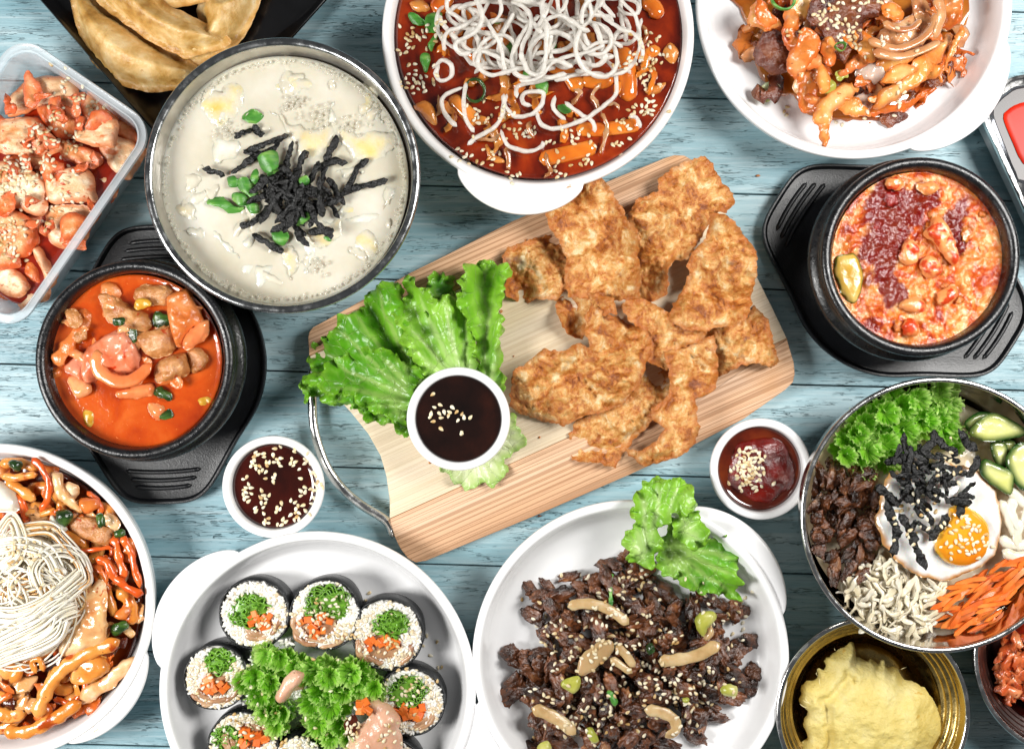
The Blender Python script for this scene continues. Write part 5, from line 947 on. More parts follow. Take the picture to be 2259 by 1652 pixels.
onb = mat('cooked_onion', ['#a98455', '#cba878', '#dfc498'], .8, 3, alpha=(.72, 1.), rough=.16, bump=.006, bsc=6, sss=.4, ssc=.2, coat=.5, stretch=(1, 1, 1))
onb2 = mat('ribbed_onion', ['#a8844e', '#cfae7c', '#e2caa0'], 2.2, 5, alpha=(.78, 1.), rough=.22, bump=.02, bsc=9, sss=.35, ssc=.2, coat=.4, spots=('#a07848', 3, .66, .08))
for s, z, w_, lab in (('640,800 720,780 830,790 930,840 1010,905', 1.16, 11, 'long curved onion slice near the top of the beef heap'), ('1185,1125 1300,1115 1430,1085 1555,1015', 1.2, 13, 'straight ribbed onion slice at the right of the beef heap'), ('425,1405 520,1440 620,1500 690,1565', 1.1, 13, 'onion slice at the lower left of the beef heap'), ('1100,1415 1200,1430 1280,1475 1290,1540 1225,1580', 1.15, 12, 'hooked onion slice at the bottom right of the beef heap'), ('930,1030 985,1080 1045,1160', 1.15, 9, 'short amber onion slice beside the oval onion slice'), ('895,1105 950,1140 1030,1195', 1.12, 8, 'second amber onion slice beneath the short one')):
    T(strip('onion_slice', 'L', s, z+.1, w_, onb2, h=4, sides=12, taper=.8, nz=.15, twist=.4, jit=.01), lab, 'onion', 'onion slices on the beef')
piece('onion_slice', 'L', '698,1165 720,1090 830,1005 910,1005 912,1070 830,1150 740,1212 705,1200', 1.26, onb, 'oval translucent onion slice covered with sesame in the beef heap', 'onion', 'onion slices on the beef', H_=.06, w=.1)
for s, m, z, lab in (('1408,870 1440,825 1500,822 1532,860 1510,900 1480,930 1455,975 1415,930', scaly, 1.2, 'yellow green leek knob at the upper right of the beef heap'), ('605,1260 640,1230 705,1215 720,1270 680,1320 640,1300', scaly, 1.15, 'yellow leek square left of the beef heap middle'), ('875,1310 900,1300 945,1365 915,1395', scal, 1.15, 'slim green scallion in the centre of the beef heap'), ('1560,1290 1600,1258 1655,1275 1650,1335 1580,1325', scaly, 1.05, 'yellow green leek piece at the right of the beef heap'), ('745,1530 790,1520 830,1600 790,1610', scaly, 1.12, 'yellow leek strip low in the beef heap'), ('455,1640 520,1605 545,1650 470,1680', scaly, 1.0, 'leek piece at the bottom edge of the picture in the beef heap'), ('1330,1340 1370,1345 1360,1375 1330,1370', scaly, 1.15, 'tiny leek bit in the lower right of the beef heap'), ('895,690 908,700 905,790 890,780', scal, 1.12, 'thin green scallion sliver near the top of the beef heap'), ('905,600 918,605 910,635', scal, 1.08, 'tiny green sliver at the top of the beef heap'), ('1500,900 1520,960 1480,1000 1460,970', onb, 1.1, 'brownish onion bit below the yellow green leek knob'), ('1110,1040 1150,1010 1160,1060 1130,1080', sg, 1.12, 'dark wilted scallion in the beef heap')):
    piece('leek_piece', 'L', s, z+.1, m, lab, 'leek', 'leek pieces on the beef', H_=.12, w=.12)
for s, m, z, lab, fb, nn in (('1250,290 1350,262 1440,262 1465,400 1540,345 1625,380 1672,460 1662,580 1685,740 1640,772 1560,740 1440,730 1340,680 1200,600 1180,500 1200,380', let1, 1.0, 'wide green lettuce leaf lying over the right of the white beef plate', (1230, 420), 10),
    ('1280,300 1300,235 1400,225 1445,260 1468,390 1430,450 1360,430 1300,400', let2, 1.5, 'small frilly lettuce fold between the two larger leaves on the beef plate', (1250, 420), 7),
    ('1020,200 1060,110 1100,55 1160,45 1220,18 1285,12 1340,60 1405,130 1400,212 1345,235 1300,262 1240,300 1200,400 1165,500 1130,560 1085,562 1020,520 988,420 1010,340 1045,280', let2, 1.62, 'upright frilly lettuce leaf crossing the rim of the beef plate', (1130, 560), 7)):
    o = sheet('lettuce_leaf', Q('L', s), z, m, g=.045, th=.02, nz=((.07, 1.6), (.05, 4)), jag=.24, jsc=3.2, ruffle=(.17, 10., .26), fold=(*Q('L', '%d,%d' % fb)[0], nn, .2), vein=Q('L', '%d,%d' % fb)[0], round_=False)
    T(o, lab, 'lettuce')
SBL = 'white sesame seed on the dark beef heap'
seeds('L', '800,900 740,990 700,1100 900,1000 660,1070 760,1250 850,910 930,930 600,1080 520,1010 480,800', 70, 60, 1.2, SBL, False); seeds('L', '820,1050 770,1130 850,1000 730,1150', 16, 40, 1.2, SBL, False)
seeds('L', '1240,1250 1200,1340 1270,1050 1400,1300 1450,1300 1100,1180 1060,1340 1180,1260 1290,1330 980,1290', 80, 60, 1.2, SBL, False); seeds('L', '740,1490 800,1420 850,1530 900,1450 760,1520 700,1420 640,1450', 60, 55, 1.2, SBL, False)
seeds('L', '1050,640 1070,660 1040,720 1130,640 950,800 1100,730 1200,740 1460,760 1450,800 1480,740 820,740 770,660', 42, 30, 1.2, SBL, False); seeds('L', '1730,810 1690,830 1740,890 1700,950 1600,900 1500,1200 1550,1240 1650,1250 1700,1060', 30, 40, 1.2, SBL, False)
seeds('L', '500,1310 470,1330 380,1330 520,1370 1100,1560 1000,1550 1360,1500 1370,640 1380,1450 560,1190 1310,1420 620,1540 480,1580', 46, 45, 1.2, SBL, False); seeds('L', '600,1080 1020,840 1120,860 1230,980 1270,1030 1010,960 900,1170 1020,1030', 36, 40, 1.2, SBL, False)

# ================================================================ seaweed rice rolls
rice_m = mat('rice_grain', ['#e6e2d6', '#efece3', '#f5f3ec'], 2, 3, rough=.3, sss=.25, ssc=.08, scol=(1, .92, .82), coat=.25, var=.06, bump=.004, bsc=10); rice_t = mat('tinted_rice', ['#dcc199', '#e4d0ae', '#ebe0c8'], 2, 3, rough=.28, sss=.3, ssc=.1, coat=.2, scol=(1, .85, .65))
norim = mat('roll_seaweed', ['#08090a', '#14171a'], 4, 4, rough=.4, bump=.02, bsc=16, coat=.12, spots=('#2c3236', 9, .6, .1))
carr = mat('carrot', ['#cc4e08', '#e47020', '#ee9040'], 1.2, 4, .2, rough=.45, bump=.006, bsc=12, sss=.2, ssc=.12, coat=.08, scol=(1, .4, .1), var=.15); rmeat = mat('roll_meat', ['#8a5c40', '#b48a68', '#d0b090'], 2, 4, rough=.28, bump=.015, bsc=9, sss=.25, coat=.3)
greenr = mat('roll_lettuce', ['#164008', '#2f6a10', '#62a028'], 1.5, 3, rough=.3, sss=.12, coat=.3, bump=.006, bsc=10, scol=(.4, 1, .2), edge=('#8cc040', .02, .5, 3.))
gv, gf = ico(2); gq = np.c_[gv[:, 0]*.078, gv[:, 1]*.032, gv[:, 2]*.03]
def grains(n, fpos, seed):
    r = random.Random(seed); L = []
    for i in range(n):
        p = fpos(r)
        M_ = np.array(Euler((r.uniform(-.5, .5), r.uniform(-.5, .5), r.random()*6.28)).to_matrix()); L.append(((gq*r.uniform(.85, 1.1))@M_.T+np.array(p), gf))
    return joinvf(L)
def roll(a, b, r, label, lc, cc_, seed, ztop=1.12, tint=.25, n=820, spread=0):
    px, py = Q('K', '%g,%g' % (a, b))[0]; x, y, _ = W(px, py, ztop); R = r*.00325*(H-ztop)/H; z0 = .34; zt = ztop; t = thing('rice_roll', (x, y, z0), label, 'rice roll', 'seaweed rice rolls on the white plate'); rr_ = random.Random(seed)
    aa = np.arange(96)/96*2*np.pi; wob = 1+.035*fbm(np.c_[np.cos(aa), np.sin(aa), 0*aa+seed], 1.1, 2, seed)
    rings = [np.c_[x+R*q*wob*np.cos(aa), y+R*q*wob*np.sin(aa), np.full(96, z)+(.03*fbm(np.c_[np.cos(aa)*3, np.sin(aa)*3, 0*aa], 1, 2, seed) if z > .6 else 0)] for q, z in ((.97, z0), (1.0, z0+.1), (1.02, .7), (1.01, zt+.02), (.965, zt+.03), (.94, zt-.1), (.9, zt-.14))]
    v, f = loft(rings, True, False); add('seaweed_wrap', v, f, norim, t)
    v, f = loft([np.c_[x+R*q*np.cos(aa), y+R*q*np.sin(aa), np.full(96, z)] for q, z in ((.96, z0+.1), (.96, zt-.12), (.93, zt-.05), (.5, zt-.05), (.02, zt-.05))], True, True); add('rice_bed', v, f, rice_m, t)
    lx, ly = x+(lc[0]-a)*.00325, y-(lc[1]-b)*.00325; kx, ky = x+(cc_[0]-a)*.00325, y-(cc_[1]-b)*.00325; lr = lc[2]*.00325*1.18; kr = cc_[2]*.00325*1.2
    def pos(r):
        for _ in range(60):
            q = math.sqrt(r.random())*.90*R; u = r.random()*6.283; p = (x+q*math.cos(u), y+q*math.sin(u))
            if math.hypot(p[0]-lx, p[1]-ly) > lr*.92 and math.hypot(p[0]-kx, (p[1]-ky)*1.25) > kr*.95: break
        return (*p, zt-.02+r.uniform(-.02, .04))
    v, f = grains(int(n*(1-tint)), pos, seed); o = add('rice', v, f, rice_m, t); o['kind'] = 'stuff'
    if tint: v, f = grains(int(n*tint)+30, lambda r: (lambda p: p if math.hypot(p[0]-kx, p[1]-ky) < kr*1.9 else pos(r))(pos(r)), seed+1); o = add('rice', v, f, rice_t, t); o['kind'] = 'stuff'; o['label'] = 'sauce tinted rice around the filling'
    # rolled lettuce: edge-on coiled ribbons
    L = []; ee = []
    for i in range(17):
        q = lr*math.sqrt((i+.5)/17)*.95; u0 = rr_.random()*6.28; sp_ = rr_.uniform(1.0, 2.3); P = []
        for tt in np.linspace(0, 1, 16):
            u = u0+sp_*tt; w_ = q*(1+.13*math.sin(tt*17+i*2.)); P.append((lx+w_*math.cos(u)*1.12, ly+w_*math.sin(u)*.85, zt+.0+.03*math.sin(i*3+tt*6)))
        L.append(tube_vf(P, .014, h=.085, sides=6, taper=.9, sp=.05, jit=.035))
    v, f = joinvf(L); add('lettuce_filling', v, f, greenr, t)
    blob('lettuce_core', greenr, (lx, ly, zt-.06), (lr*1.0, lr*.8, .07), t, amp=.2, sub=3)
    for i in range(11):
        u = rr_.random()*6.28; q = kr*math.sqrt(rr_.random())*.75; s_ = rr_.uniform(.065, .10); v, f = boxv(-s_, s_, -s_*.8, s_*.8, -.1, .09, .01)
        M_ = np.array(Euler((rr_.uniform(-.25, .25), rr_.uniform(-.25, .25), rr_.random()*3)).to_matrix()); v = v@M_.T+np.array([kx+q*math.cos(u)*1.2, ky+q*math.sin(u)*.7, zt+.0]); add('carrot_piece', v, f, carr, t, False)
    for i in range(4):
        u = rr_.uniform(3.4, 6.0); P = [(kx+kr*(1.0+.12*i)*math.cos(u+w_)*1.1, ky+kr*(.85+.12*i)*math.sin(u+w_), zt+.02) for w_ in (-.7, -.3, .1, .5)]
        tube('meat_strip', P, .05, rmeat, t, h=.05, taper=.7, jit=.04, nz=.3)
    blob('filling_bed', rmeat, (kx, ky, zt-.09), (kr*1.15, kr*.8, .09), t, amp=.2, sub=3)
    return t
roll(685, 690, 238, 'upper left seaweed rice roll with a half moon of rolled lettuce', (660, 665, 110), (715, 735, 80), 11, tint=.2)
roll(1165, 692, 240, 'top centre seaweed rice roll heavily sprinkled with sesame', (1180, 630, 130), (1120, 750, 110), 12, tint=.2)
roll(1590, 828, 245, 'upper right seaweed rice roll with its black side showing on the right', (1620, 760, 95), (1560, 905, 105), 13, tint=.3)
roll(425, 1118, 222, 'leftmost seaweed rice roll with orange stained rice', (440, 1015, 85), (420, 1170, 90), 14, tint=.45)
roll(1745, 1285, 232, 'rightmost seaweed rice roll beside the pink meat', (1725, 1215, 105), (1740, 1340, 90), 15, tint=.3)
roll(605, 1590, 242, 'lower left seaweed rice roll cut by the bottom edge with orange filling', (520, 1540, 90), (660, 1520, 100), 16, tint=.5)
roll(985, 1700, 180, 'seaweed rice roll dusted with sesame below the two lettuce clumps', (985, 1760, 60), (985, 1820, 60), 17, tint=.1)
roll(1610, 1760, 225, 'dark seaweed rice roll mostly hidden under the pink meat', (1610, 1800, 70), (1610, 1900, 60), 18, tint=.1, n=300)
roll(960, 1240, 130, 'small rice heap wrapped in seaweed between the lettuce clumps', (960, 1140, 40), (990, 1140, 40), 19, tint=.0, ztop=1.0, n=400)
rollfr = mat('curly_lettuce', ['#7cc424', '#a0dc48', '#c4ec80'], 1.2, 3, transl=.4, rough=.36, bump=.008, bsc=9, sss=.15, ssc=.1, coat=.15, croug=.3, scol=(.5, 1, .2), edge=('#dcf4a0', .07, .75, 3.), lo=.3, hi=.7)
curly('curly_lettuce', 'K', '760,960,95 880,1000,100 980,1030,90 720,1110,100 830,1130,100 640,1120,85 720,1240,105 800,1330,105 890,1370,90 850,1440,85 740,1370,70', 1.15, rollfr, 'left clump of bright curly lettuce between the seaweed rice rolls', h=.25, amp=.13)
curly('curly_lettuce', 'K', '1080,1090,110 1200,1080,110 1330,1070,120 1430,1110,100 1500,1190,90 1130,1190,120 1280,1180,120 1400,1200,80 1100,1300,110 1220,1310,115 1130,1420,110 1250,1440,110 1180,1540,90 1300,1530,70 1530,1250,60', 1.18, rollfr, 'right larger clump of bright curly lettuce on the roll plate', h=.25, amp=.13)
pink = mat('poached_meat', ['#c08a6c', '#d8ac90', '#e6c8b0'], 1.1, 5, .3, rough=.32, bump=.018, bsc=9, sss=.4, ssc=.2, coat=.3, spots=('#8a5c34', 4.5, .67, .04), scol=(1, .4, .3))
piece('meat_slice', 'K', '900,1100 950,1072 1015,1090 1005,1150 940,1220 875,1292 828,1262 860,1170', 1.6, pink, 'small beige meat slice lying between the two lettuce clumps', 'meat', None, H_=.16, nz=((.05, 2),))
piece('meat_slice', 'K', '1380,1275 1500,1255 1605,1310 1672,1380 1675,1460 1660,1700 1280,1700 1340,1530 1390,1450 1460,1390 1450,1320', 1.35, pink, 'large pink meat slice peppered brown at the bottom of the roll plate', 'meat', None, H_=.3, w=.5, nz=((.09, 1.4), (.03, 5)))
for k_, (a, b) in enumerate(((1400, 1300), (1430, 1330), (1440, 1290), (1400, 1350), (1460, 1350))):
    px, py = Q('K', '%g,%g' % (a, b))[0]; v, f = boxv(-.08, .08, -.07, .07, -.05, .05, .01); M_ = np.array(Euler((.3, .2*k_, k_*1.1)).to_matrix()); x, y, _ = W(px, py, 1.66)
    T(add('carrot_piece', v@M_.T+np.array([x, y, 1.66]), f, carr, None, False), 'orange carrot cube on top of the pink meat slice', 'carrot', 'carrot cubes on the pink meat')
piece('dark_sauce', 'K', '1310,1400 1360,1370 1390,1430 1380,1510 1320,1520 1290,1450', 1.5, mat('brown_glaze', ['#3a140a', '#5a2210'], 2, rough=.15, coat=.8), 'dark brown sauce patch between lettuce and pink meat', 'sauce', None, H_=.08)
RL = 'white sesame seed on the seaweed rice rolls and lettuce'
seeds('K', '1165,690 1100,800 1250,640 1300,850 1000,670 1170,600 1080,720 1210,830 1330,760', 60, 55, 1.2, RL, False); seeds('K', '1560,870 1640,900 1480,830 1600,1000 1700,800 1450,950 1400,800 1740,1040', 45, 55, 1.2, RL, False); seeds('K', '430,1110 350,1180 310,1130 500,1100 560,1080', 22, 50, 1.2, RL, False)
seeds('K', '1700,1200 1760,1250 1820,1180 1650,1330 1640,1470 1580,1500 1700,1500 1900,1150 1600,1420', 60, 50, 1.3, RL, False); seeds('K', '600,1500 560,1560 640,1400 540,1420 500,1500', 30, 45, 1.2, RL, False); seeds('K', '1000,1560 950,1580 1050,1570 900,1570 1000,1620', 50, 35, 1.2, RL, False); seeds('K', '1340,1420 1320,1470 1360,1490', 24, 25, 1.4, RL, False); seeds('K', '760,760 820,800 700,780 900,700 1170,1190 1020,1080 730,1240 790,1330', 26, 45, 1.3, RL, False)
T(add('spilled_rice', *grains(70, lambda r: (lambda q: W(q[0], q[1], .7+.5*r.random()))(Q('K', '%g,%g' % r.choice([(660+60*r.random(), 990+50*r.random()), (950+50*r.random(), 1250+170*r.random()), (600+60*r.random(), 1240+80*r.random()), (860+100*r.random(), 870+50*r.random()), (1040+60*r.random(), 1540+70*r.random())]))[0]), 5), rice_m), 'loose rice grains spilled between the lettuce clumps and rolls', None, None, 'stuff')

# ================================================================ mixed rice bowl
def at(fr, a, b, z): px, py = Q(fr, '%g,%g' % (a, b))[0]; return W(px, py, z)
Bx, By = CB
T(disc('cooked_rice', (Bx, By, 1.0), 2.42, rice_t, nz=((.12, 1.5), (.05, 6)), g=.07), 'bed of rice beneath the toppings of the mixed rice bowl', 'rice')
curly('curly_lettuce', 'I', '330,500,75 390,420,80 460,350,85 540,300,90 640,250,90 740,230,85 850,210,85 920,240,60 440,500,85 540,450,95 640,390,95 740,340,95 840,320,90 900,400,80 560,540,70 440,590,60 930,460,50 660,480,70', 1.35, rollfr, 'shredded curly lettuce along the upper left of the mixed rice bowl', h=.25, amp=.15)
reg = np.array(Q('I', '215,620 260,560 400,590 500,640 545,720 545,850 530,1000 520,1120 440,1170 330,1240 270,1220 205,1080 178,900 178,760')); BL2 = 'brown beef strip at the left side of the mixed rice bowl'
for layer, (n_, dm, zb) in enumerate(((40, 17, 1.25), (34, 19, 1.45))):
    for p in pile(reg, n_, dm): inst(rng.choice(BM), W(p[0], p[1], zb+rng.uniform(-.05, .1)), (rng.uniform(-.5, .5), rng.uniform(-.5, .5), rng.gauss(1.5, .6)), rng.uniform(.65, 1.0), BL2, 'beef', 'beef strips in the mixed rice bowl')
for o in BM: bpy.data.objects.remove(o)
spr = mat('shredded_radish', ['#e6d4aa', '#f2e6ca', '#faf4e6'], 1.5, 4, rough=.2, bump=.01, bsc=9, sss=.1, ssc=.12, coat=.3, var=.08, alpha=(.85, 1.)); reg = np.array(Q('I', '340,1240 430,1150 520,1080 620,1110 740,1180 850,1210 872,1290 872,1390 800,1450 720,1510 660,1510 480,1430 400,1340'))
for p in pile(reg, 190, 7):
    a = rng.gauss(2.4, .9); l = rng.uniform(18, 36); q = [(p[0]-l*math.cos(a), p[1]-l*math.sin(a)), (p[0]+rng.uniform(-6, 6), p[1]+rng.uniform(-6, 6)), (p[0]+l*math.cos(a+.4), p[1]+l*math.sin(a+.4))]; z_ = 1.3+rng.random()*.28
    T(tube('radish_shred', [W(u[0], u[1], z_+rng.uniform(-.05, .05)) for u in q], rng.uniform(.035, .07), spr, h=.012, sides=6, sp=.035, taper=.5, twist=rng.uniform(-1.4, 1.4), jit=.05, nz=.3), 'pale seasoned radish shred at the bottom of the mixed rice bowl', 'radish', 'radish shreds in the mixed rice bowl')
reg = np.array(Q('I', '880,1260 960,1230 1120,1130 1200,1080 1308,1060 1420,1080 1400,1300 1260,1370 1140,1400 1000,1440 900,1420'))
for p in pile(reg, 90, 9):
    a = rng.gauss(-.52, .28); l = rng.uniform(22, 46); w_ = [W(p[0]+q*l*math.cos(a), p[1]+q*l*math.sin(a), 1.5) for q in (-1, 1)]
    if max(math.hypot(u[0]-CB[0], u[1]-CB[1]) for u in w_) > 2.62: continue
    bx_ = rng.uniform(-3, 3); q = [(p[0]-l*math.cos(a), p[1]-l*math.sin(a)), (p[0]-bx_, p[1]+bx_), (p[0]+l*math.cos(a), p[1]+l*math.sin(a))]; z_ = 1.3+rng.random()*.38
    T(tube('carrot_stick', [W(q[0][0], q[0][1], z_), W(q[1][0], q[1][1], z_+.04), W(q[2][0], q[2][1], z_+rng.uniform(-.1, .1))], rng.uniform(.045, .07), carr, h=.04, sides=4, taper=.85, twist=rng.uniform(-.4, .4), sp=.12), 'orange carrot matchstick in the mixed rice bowl', 'carrot', 'carrot sticks in the mixed rice bowl')
for s, lab in (('860,1450 940,1390 1010,1340 1090,1300', 'carrot stick end at the lower left of the carrot heap'), ('930,1490 1000,1430 1060,1390', 'carrot stick hanging at the bottom of the carrot heap'), ('1135,1480 1145,1430 1150,1390', 'upright short carrot stick at the bottom of the bowl'), ('840,1285 890,1295 940,1310', 'carrot stick poking left toward the radish'), ('930,1220 1020,1190 1110,1180', 'top left carrot stick below the egg'), ('990,1490 1060,1450 1130,1430 1200,1420', 'lowest long carrot stick in the heap')):
    T(strip('carrot_stick', 'I', s, 1.6, 6.5, carr, h=4.5, sides=4, taper=.85), lab, 'carrot', 'carrot sticks at the edge of the heap')
eggw = mat('fried_egg_white', ['#e4e2dc', '#eeeeea', '#f4f4f1'], 1, 4, rough=.16, bump=.01, bsc=4, sss=.3, ssc=.2, coat=.5, edge=('#c98e48', .13, .95, 3.2), spots=('#dccfb0', 2.2, .68, .06))
ex, ey, _ = at('I', 850, 880, 1.5); EG = thing('fried_egg', (ex, ey, 1.4), 'fried egg with browned frilly edge and seaweed in the mixed rice bowl', 'egg')
o = sheet('egg_white', Q('I', '575,625 620,610 680,640 780,560 850,525 900,560 1040,600 1130,680 1170,780 1182,900 1160,1030 1100,1100 1010,1150 890,1192 780,1180 680,1130 600,1060 550,1000 515,880 530,780 550,700'), 1.62, eggw, g=.05, th=.1, H_=.12, w=.25, nz=((.1, 1.3), (.03, 4.5)), jag=.07, jsc=4, parent=EG)
yolk = mat('egg_yolk', ['#e07a08', '#ef9a1c', '#f4b43c'], .8, 3, rough=.1, bump=.004, bsc=5, sss=.3, ssc=.2, coat=.8, croug=.05, edge=('#f0b83c', .1, .8), scol=(1, .5, .1))
sheet('yolk', Q('I', '825,1010 860,930 900,850 910,800 990,790 1075,845 1120,920 1100,1050 1010,1112 910,1105 850,1060'), 1.78, yolk, g=.05, th=.06, H_=.24, w=.5, nz=((.03, 1.6),), parent=EG)
NL = 'shredded roasted seaweed strip on the fried egg of the mixed rice bowl'
for s in '510,680 580,740 640,790|600,1070 620,980 620,880|560,760 600,860 640,960|700,920 730,1020 780,1130|640,700 700,760 760,700|800,980 850,920 900,830|960,860 980,760 990,700|1030,780 960,770 900,760|650,560 760,500 850,430|800,400 880,470 960,520|960,380 1000,450 1060,500|1060,520 1040,590 1000,640|560,560 650,540 760,560|700,980 680,900 640,830'.split('|'): nori_strip('I', s, 1.98, 26, NL, 'seaweed', 'seaweed strips on the fried egg')
for i in range(46):
    q = rng.random(); cx, cy = rng.gauss(770+40*q, 95), rng.gauss(540+290*q, 80); a = rng.gauss(1.0, .8); l = rng.uniform(38, 85)
    nori_strip('I', '%g,%g %g,%g %g,%g' % (cx-l*math.cos(a), cy-l*math.sin(a), cx+rng.uniform(-14, 14), cy+rng.uniform(-14, 14), cx+l*math.cos(a), cy+l*math.sin(a)), 1.93+rng.random()*.14, 17, NL, 'seaweed', 'seaweed strips on the fried egg')
zm = mat('zucchini', ['#c2c46a', '#d6d78c', '#e4e3ac'], 1., 4, rough=.22, bump=.008, bsc=7, sss=.3, ssc=.2, coat=.4, scol=(.8, 1, .4), edge=('#1c4a14', .2, 1., 1.)); zskin = mat('zucchini_skin', ['#12380e', '#235a1a', '#3c7a28'], 4, 3, rough=.2, coat=.5)
for s, z, lab in (('985,350 1045,295 1120,287 1150,310 1060,350 1020,400', 1.45, 'zucchini slice furthest back in the mixed rice bowl'), ('1128,455 1200,450 1225,500 1215,580 1190,590 1150,560', 1.5, 'narrow zucchini slice standing in the middle of the zucchini'), ('1180,450 1250,440 1260,480 1220,570 1190,560', 1.42, 'pale zucchini slice behind the narrow one'), ('1020,395 1060,340 1140,292 1240,330 1320,385 1310,415 1150,445 1050,432', 1.75, 'half moon zucchini slice with dark skin at the top of its group'),
                  ('1210,560 1230,500 1270,460 1320,450 1420,500 1400,690 1310,712 1250,660', 1.7, 'large zucchini slice at the right edge of the picture'), ('1068,575 1095,540 1150,560 1245,610 1250,690 1222,735 1110,662 1075,620', 1.72, 'zucchini slice lowest of its group beside the egg')):
    piece('zucchini_slice', 'I', s, z, zm, lab, 'zucchini', 'zucchini slices in the mixed rice bowl', H_=.06, w=.1, th=.2, nz=((.03, 2),), jag=.02)
for s, lab in (('1180,760 1220,850 1260,960', 'white mushroom strip beside the egg'), ('1260,740 1240,830 1290,930', 'white mushroom strip under the lowest zucchini slice'), ('1170,960 1220,990 1300,1000 1380,990', 'white mushroom strip crossing above the carrots'), ('1300,860 1270,950 1290,1040', 'bright white mushroom strip at the right edge'), ('1350,760 1320,860 1350,960', 'white mushroom strip cut by the right edge'), ('1190,1030 1260,1060 1340,1050', 'lowest white mushroom strip touching the carrots'), ('1230,700 1290,760 1350,800', 'white mushroom strip beneath the zucchini')):
    T(strip('mushroom_strip', 'I', s, 1.6, 12, mat('white_mushroom', ['#d0c6ac', '#e2dac6', '#ece8da'], 1.2, 3, rough=.2, sss=.3, ssc=.2, coat=.4, bump=.006, bsc=7), h=6, nz=.2, twist=.6), lab, 'mushroom', 'mushroom strips in the mixed rice bowl')
seeds('I', '1000,920 960,900 1010,960 930,1000 1050,960 970,1040 900,1010 1000,1000 920,880', 48, 42, 1.8, 'white sesame seed on the egg yolk', True); seeds('I', '640,840 660,940 630,830 730,760 820,620 900,530 720,860 900,640 960,440 790,860', 40, 34, 1.9, 'white sesame seed on the seaweed over the fried egg', False)

# ================================================================ mashed potato and the small kimchi bowl
mash = mat('mashed_potato', ['#cdb256', '#dcc97a', '#e8dca0'], 1.1, 6, .3, rough=.45, bump=.05, bsc=11, bdet=7, sss=.15, ssc=.2, spots=('#c79a2c', 2.8, .68, .06), scol=(1, .8, .3))
def mx_(V, D, L): return .16*np.exp(-((D-.42+.1*fbm(np.c_[V, 0*D], 1, 2, 4))/.06)**2*.5)*(-1)*(L[:, 0] < -.3)
T(sheet('mashed_potato', Q('M', '680,495 745,483 772,540 770,590 830,610 900,620 960,645 1020,612 1050,680 1130,690 1180,770 1290,820 1400,890 1450,980 1490,1060 1518,1150 1510,1280 1440,1400 1380,1560 900,1720 420,1640 270,1450 330,1300 305,1170 330,1080 285,1000 285,880 330,820 430,780 440,700 500,695 505,600 600,550'), .70, mash, g=.045, th=.12, H_=.55, w=1.0, nz=((.12, 1.0), (.04, 3.5), (.025, 11)), jag=.08, jsc=6, extra=mx_), 'mound of yellow mashed potato with a ragged top in the gold toned bowl', 'mashed potato')
hair = mat('potato_fibre', ['#e8d8a0'], rough=.5)
for s in ('280,1010 310,1035 350,1050', '330,960 350,1000 390,1020', '430,730 425,745 440,770', '450,780 455,830 465,860', '1170,710 1200,695 1225,690', '585,515 588,535 600,545', '310,980 340,1000 380,990'):
    T(strip('potato_fibre', 'M', s, 1.12, .7, hair), 'thin fibre sticking out of the mashed potato', 'fibre', 'fibres of the mashed potato')
kb = mat('shredded_kimchi', ['#a8340f', '#cc6232', '#e09a6a'], 1.6, 5, .8, rough=.2, bump=.025, bsc=9, sss=.25, ssc=.15, coat=.5, spots=('#8a1c08', 5, .64, .06), scol=(1, .35, .15))
for i in range(60):
    a, b = 2150+rng.uniform(-5, 70), rng.uniform(470, 960); a = 2030+rng.uniform(0, 500)+max(0, b-800)*.4
    if b < 560 and a < 2100: continue
    an = rng.random()*6.28; l = rng.uniform(40, 110); P = Q('M', '%g,%g %g,%g %g,%g' % (a, b, a+l*math.cos(an), b+l*math.sin(an), a+1.6*l*math.cos(an+.8), b+1.6*l*math.sin(an+.8)))
    T(tube('kimchi_shred', [W(max(u[0], 2200+abs(u[1]-1460)*.22), u[1], .75+rng.random()*.35) for u in P], rng.uniform(.09, .2), kb, h=.045, twist=rng.uniform(-1.4, 1.4), jit=.12, nz=.5), 'red kimchi shred in the dark bowl at the right edge', 'kimchi', 'kimchi shreds in the dark bowl')
piece('kimchi_piece', 'M', '2060,860 2120,850 2240,890 2230,930 2190,970 2120,930', 1.0, kb, 'pointed kimchi piece at the lower tip of the heap in the dark bowl', 'kimchi')
piece('kimchi_piece', 'M', '1990,650 2030,590 2060,560 2050,640', .95, kb, 'pale kimchi corner at the left of the heap in the dark bowl', 'kimchi')
blob('kimchi_mass', kdark, (CK[0]+.15, CK[1]-.05, .35), (1.25, 1.25, .45), amp=.15, sub=4); T(bpy.data.objects['kimchi_mass'], 'packed dark red kimchi core in the bowl at the right edge', 'kimchi')

# ================================================================ noodle plate at the left
jj = mat('saucy_carrot', ['#b83c0a', '#d65c1e', '#e8823c'], 1.2, 4, rough=.22, bump=.01, bsc=7, sss=.25, ssc=.2, coat=.3, croug=.12, scol=(1, .4, .1)); jr = mat('saucy_rice_cake', ['#c06a1c', '#d98c3c', '#e6a860'], 1.0, 4, .3, rough=.22, bump=.012, bsc=6, sss=.3, ssc=.2, coat=.3, croug=.12, spots=('#a8440e', 2.4, .56, .1), spots2=('#7c2c0a', 7, .7, .03), scol=(1, .5, .2))
jc = mat('saucy_cabbage', ['#b8682c', '#dfb078', '#eed8b4'], 1.6, 6, .8, rough=.2, bump=.018, bsc=7, sss=.1, coat=.6, spots=('#b8501a', 2.6, .64, .06), edge=('#d08a4a', .08, .7, 3.)); jd = mat('saucy_dark', ['#2c0f06', '#5a200c', '#8a3c18'], 1.6, 5, .4, rough=.18, bump=.025, bsc=8, coat=.7)
